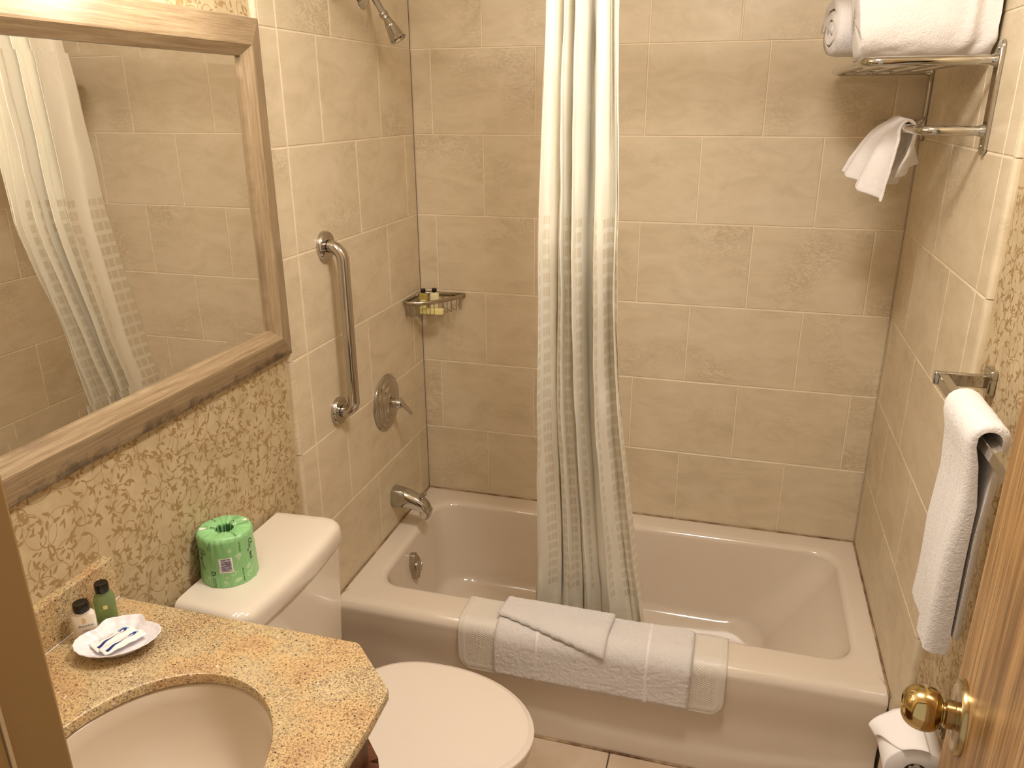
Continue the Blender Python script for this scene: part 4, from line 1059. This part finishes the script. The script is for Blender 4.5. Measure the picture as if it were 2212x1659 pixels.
def roll_towel(label, c, yaw, L, ry, rz, turns, th, seed, grp, flat=False):
    if flat: return fold_towel(label, c, yaw, L, ry, rz, seed, grp)
    t = thing('rolled_towel', c, label, 'towel', grp); ca, sa_ = math.cos(yaw), math.sin(yaw); Oc = Vector(c)
    n = int(34*turns); cs = []
    out = []; inn = []
    for i in range(n+1):
        a = 2*PI*turns*i/n; k = 1-(1-.16)*(i/n); kk = 1-.010*1
        out.append((k, a)); inn.append((max(.02, k-th), a))
    prof = out+inn[::-1]
    nL = 34; V = []; F = []; m = len(prof)
    for j in range(nL+1):
        u = j/nL; x = -L/2+L*u; e = min(u, 1-u)*nL; sh = 1-.05*(1-min(1, e/2.5))**2
        for (k, a) in prof:
            r_ = k*sh*(1+.035*nz(math.cos(a)*1.2, math.sin(a)*1.2, x*6+seed)+.03*nz(math.cos(a)*3, math.sin(a)*3+x*14, seed+3))
            dx = .004*nz(k*9, a, seed)*(1-min(1, e/4))
            y = ry*r_*math.cos(a); z = rz*r_*math.sin(a); z = max(z, -rz*.93)
            X = x+dx; V.append(Oc+Vector((X*ca-y*sa_, X*sa_+y*ca, z+rz*.93)))
    for j in range(nL):
        for i in range(m): F.append((j*m+i, j*m+(i+1) % m, (j+1)*m+(i+1) % m, (j+1)*m+i))
    for j, fl_ in ((0, 1), (nL, 0)):
        for i in range(n): a, b_, c_, d_ = j*m+i, j*m+i+1, j*m+m-2-i, j*m+m-1-i; F.append((a, b_, c_, d_) if fl_ else (a, d_, c_, b_))
    mesh('towel_roll', V, F, M_terry, t, angle=80)
    return t
zsh = ZSF+.0105
roll_towel('large white rolled towel at the front of the chrome shelf', (1.388,-.555,zsh), 0.0, .255, .080, .082, 2.6, .20, 2, 'rolled bath towels on the chrome shelf', True)
roll_towel('white rolled towel behind the larger one, its coiled end showing', (1.352,-.372,zsh), .22, .265, .075, .073, 2.6, .24, 6, 'rolled bath towels on the chrome shelf')
# washcloth over the lower rail
wc = thing('washcloth', (1.40,-.44,1.70), 'white washcloth draped over the lower rail of the chrome rack', 'washcloth')
def sheet(near, far, n, w, name, seed, thk=.007):
    A = catmull(near, n); B = catmull(far, n); V = []; m = len(A)
    for i in range(m):
        for j in range(w+1):
            t = j/w; p = A[i].lerp(B[i], t); q = i/(m-1); fr_ = abs(q-.5)*2
            p = p+Vector((.010*fr_*math.sin(PI*2*t+seed), -.004*fr_*math.sin(PI*3*t+seed), .0))+Vector((nz(i*.3, j*.4, seed), nz(i*.3, j*.4, seed+2), 0))*.0016
            V.append(p)
    F = [(i*(w+1)+j, i*(w+1)+j+1, (i+1)*(w+1)+j+1, (i+1)*(w+1)+j) for i in range(m-1) for j in range(w)]
    return mesh(name, V, F, M_terry, wc, angle=180, solid=thk, soff=0, sub=1)
sheet([(1.366,-.515,1.572),(1.376,-.52,1.64),(1.384,-.52,1.70),(1.3845,-.52,1.735),(1.400,-.52,1.752),(1.4145,-.515,1.735),(1.408,-.51,1.68),(1.392,-.475,1.622)],
      [(1.318,-.455,1.600),(1.338,-.45,1.66),(1.366,-.44,1.72),(1.382,-.44,1.743),(1.400,-.44,1.753),(1.417,-.44,1.735),(1.432,-.43,1.70),(1.455,-.41,1.652)], 8, 16, 'front_layer', 0)
sheet([(1.335,-.43,1.608),(1.352,-.43,1.67),(1.370,-.43,1.715),(1.3845,-.43,1.738),(1.400,-.43,1.754),(1.4155,-.43,1.735),(1.408,-.43,1.68),(1.378,-.41,1.606)],
      [(1.280,-.375,1.628),(1.310,-.37,1.68),(1.345,-.37,1.725),(1.378,-.37,1.747),(1.400,-.37,1.757),(1.417,-.37,1.735),(1.425,-.37,1.69),(1.412,-.37,1.600)], 8, 16, 'back_layer', 2)

# ------------------------------------------------------------------ towel bar and towel
br = thing('towel_bar', (W_+TH, -1.19, 1.30), 'square chrome towel bar on the right wall beside the door', 'towel bar')
BX, BZ = 1.449, 1.303
for y in (-.968, -1.43):
    MB().box((W_+TH-.014,y-.022,BZ-.022),(W_+TH-.0004,y+.022,BZ+.026)).obj('mounting_plate', M_chrome, br, bev=.004)
    MB().box((BX-.014,y-.006,BZ-.013),(W_+TH-.010,y+.006,BZ+.013)).obj('post', M_chrome, br, bev=.003)
MB().box((BX-.009,-1.426,BZ-.010),(BX+.009,-.972,BZ+.010)).obj('bar', M_chrome, br, bev=.0012)
ht_ = thing('hand_towel', (BX, -1.20, 1.32), 'white towel folded over the square chrome bar beside the oak door', 'towel')
def hang():
    pth = [(BX+.004,.936),(BX+.003,1.0),(BX+.001,1.10),(BX+.001,1.20),(BX-.009,1.27),(BX-.017,1.300)]+[(BX-.0*1-.0175*math.cos(a), 1.305+.017*math.sin(a)+.004) for a in [PI*i/10 for i in range(1, 10)]]+[(BX+.0175,1.300),(BX+.012,1.25),(BX+.007,1.15),(BX+.008,1.05),(BX+.008,.955)]
    th = .013; n_ = len(pth); P = [Vector((a, 0, b)) for a, b in pth]; nor = []
    for i in range(n_):
        t = (P[min(i+1, n_-1)]-P[max(i-1, 0)]).normalized(); nor.append(Vector((-t.z, 0, t.x)))
    ny = 40; V = []; m = 2*n_; y0, y1 = -1.292, -1.118
    for j in range(ny+1):
        v = j/ny; y = y0+(y1-y0)*v; e = 1-(1-min(1, min(j, ny-j)/3))**2
        for i in range(n_):
            hfrac = 1-sstep(.95, 1.3, P[i].z); front_ = i < 8
            bul = (.010*(1-sstep(.35,.5,v))*hfrac if front_ else 0)
            o_ = (th+(.011*(1-sstep(1.12,1.29,P[i].z)) if front_ else 0))*(.55+.45*e)+bul+.0014*nz(y*80, P[i].z*80, 1)+.0012*nz(y*160, P[i].z*160, 6)+.004*hfrac*nz(y*9, P[i].z*5, 3)
            q = P[i]+nor[i]*o_; V.append((q.x, y+(.004 if front_ and False else 0), q.z-.012*(1-sstep(.40,.45,v))*(1 if i in (0,) else 0)))
        for i in range(n_-1, -1, -1): q = P[i]-nor[i]*0; V.append((q.x, y, q.z-.012*(1-sstep(.40,.45,v))*(1 if i in (0,) else 0)))
    F = []
    for j in range(ny):
        for i in range(m): F.append((j*m+i, j*m+(i+1) % m, (j+1)*m+(i+1) % m, (j+1)*m+i))
    for j in (0, ny):
        for i in range(n_-1): F.append((j*m+i, j*m+i+1, j*m+m-2-i, j*m+m-1-i))
    mesh('towel_body', V, F, M_terry, ht_, angle=80)
hang()

# ------------------------------------------------------------------ toilet paper holder and roll
hd = thing('toilet_paper_holder', (W_+TH, -1.18, .63), 'chrome toilet paper holder low on the right wall behind the brass knob', 'holder')
HX, HZ = 1.462, .628
for y in (-1.112, -1.258):
    MB().box((W_+TH-.012,y-.018,HZ-.014),(W_+TH-.0004,y+.018,HZ+.024)).obj('mounting_plate', M_chrome, hd, bev=.003)
    MB().box((HX-.018,y-.0055,HZ-.004),(W_+TH-.009,y+.0055,HZ+.020)).obj('post', M_chrome, hd, bev=.0025)
MB().tube([(HX,-1.256,HZ+.004),(HX,-1.114,HZ+.004)], .0085, 16).obj('roller', M_chrome, hd)
tp = thing('toilet_paper_roll', (HX, -1.185, HZ-.008), 'white toilet paper roll with loose end sheet on the chrome holder', 'toilet paper')
c0 = (HX, -1.238, HZ-.0085); rr_ = .054
MB().lathe([(.0212,0),(rr_-.002,.0),(rr_,.002),(rr_,.104),(rr_-.002,.106),(.0212,.106),(.0212,0)], c0, (0,1,0), 64, cap=False).obj('tissue', M_tp, tp, angle=50)
MB().lathe([(.0208,.0005),(.0195,.0005),(.0195,.1055),(.0208,.1055)], c0, (0,1,0), 40, cap=False).obj('cardboard_core', simple('cardboard', lin(150,128,104), .9), tp)
V = []; nA, nB = 22, 12
for i in range(nA+1):
    t = i/nA; a = math.radians(72+100*t)
    for j in range(nB+1):
        v = j/nB; lift = .0015+.016*sstep(.55,1,t)*(.4+.6*v); taper = sstep(.45,1.0,t)
        y = -1.240+.108*v; y = y*(1-taper*.75)+(-1.150)*taper*.75 if True else y
        r2 = rr_+lift; V.append((HX+r2*math.cos(a), y, HZ-.0085+r2*math.sin(a)))
mesh('loose_sheet', V, [(i*(nB+1)+j, i*(nB+1)+j+1, (i+1)*(nB+1)+j+1, (i+1)*(nB+1)+j) for i in range(nA) for j in range(nB)], M_tp, tp, angle=180, solid=.0008)

# ------------------------------------------------------------------ oak door with brass knob (open into the room)
dE = Vector((1.381,-1.575,0)); da = math.radians(8); dv = Vector((-math.sin(da), -math.cos(da), 0)); dn = Vector((-math.cos(da), math.sin(da), 0))
dr = thing('door_1', (dE+dv*.655)+Vector((0,0,FL)), 'open oak veneer door at the right edge', 'door'); dr['kind'] = 'structure'
del dr['label']; del dr['category']
A = dE+Vector((0,0,FL+.008)); Lr = .655; Hh = 2.03; tk = -dn*.035
def dq(s, z, k): return A+dv*s+Vector((0,0,z))+tk*k
V = [dq(0,0,0),dq(Lr,0,0),dq(Lr,Hh,0),dq(0,Hh,0),dq(0,0,1),dq(Lr,0,1),dq(Lr,Hh,1),dq(0,Hh,1)]
U = [(0,0),(0,Lr),(Hh,Lr),(Hh,0),(0,2),(0,2+Lr),(Hh,2+Lr),(Hh,2)]
MB().add(V, [(0,1,2,3),(4,7,6,5),(0,3,7,4),(1,5,6,2),(3,2,6,7),(0,4,5,1)], 0, U).obj('door_leaf', M_oak, dr, smooth=False)
KZ = 1.084; ko = dE+dv*.066+Vector((0,0,KZ))
kb = MB().lathe([(.046,0),(.046,.004),(.044,.0075),(.037,.0082),(.035,.0072),(.019,.009),(.0175,.0095),(.0175,.018),(.0155,.020),(.001,.020)], ko, dn, 48).obj('door_rosette', M_brassd, dr, angle=40)
kp = [(q.x, q.y) for q in catmull([(.0125,.021,0),(.0185,.0232,0),(.0248,.029,0),(.0276,.037,0),(.0276,.046,0),(.0250,.0555,0),(.0200,.0620,0),(.0150,.0652,0)], 5)]
MB().lathe([(.0125,.016)]+kp+[(.0130,.0658),(.0122,.0648),(.001,.0645)], ko, dn, 72).obj('door_knob', M_brass, dr, angle=40)
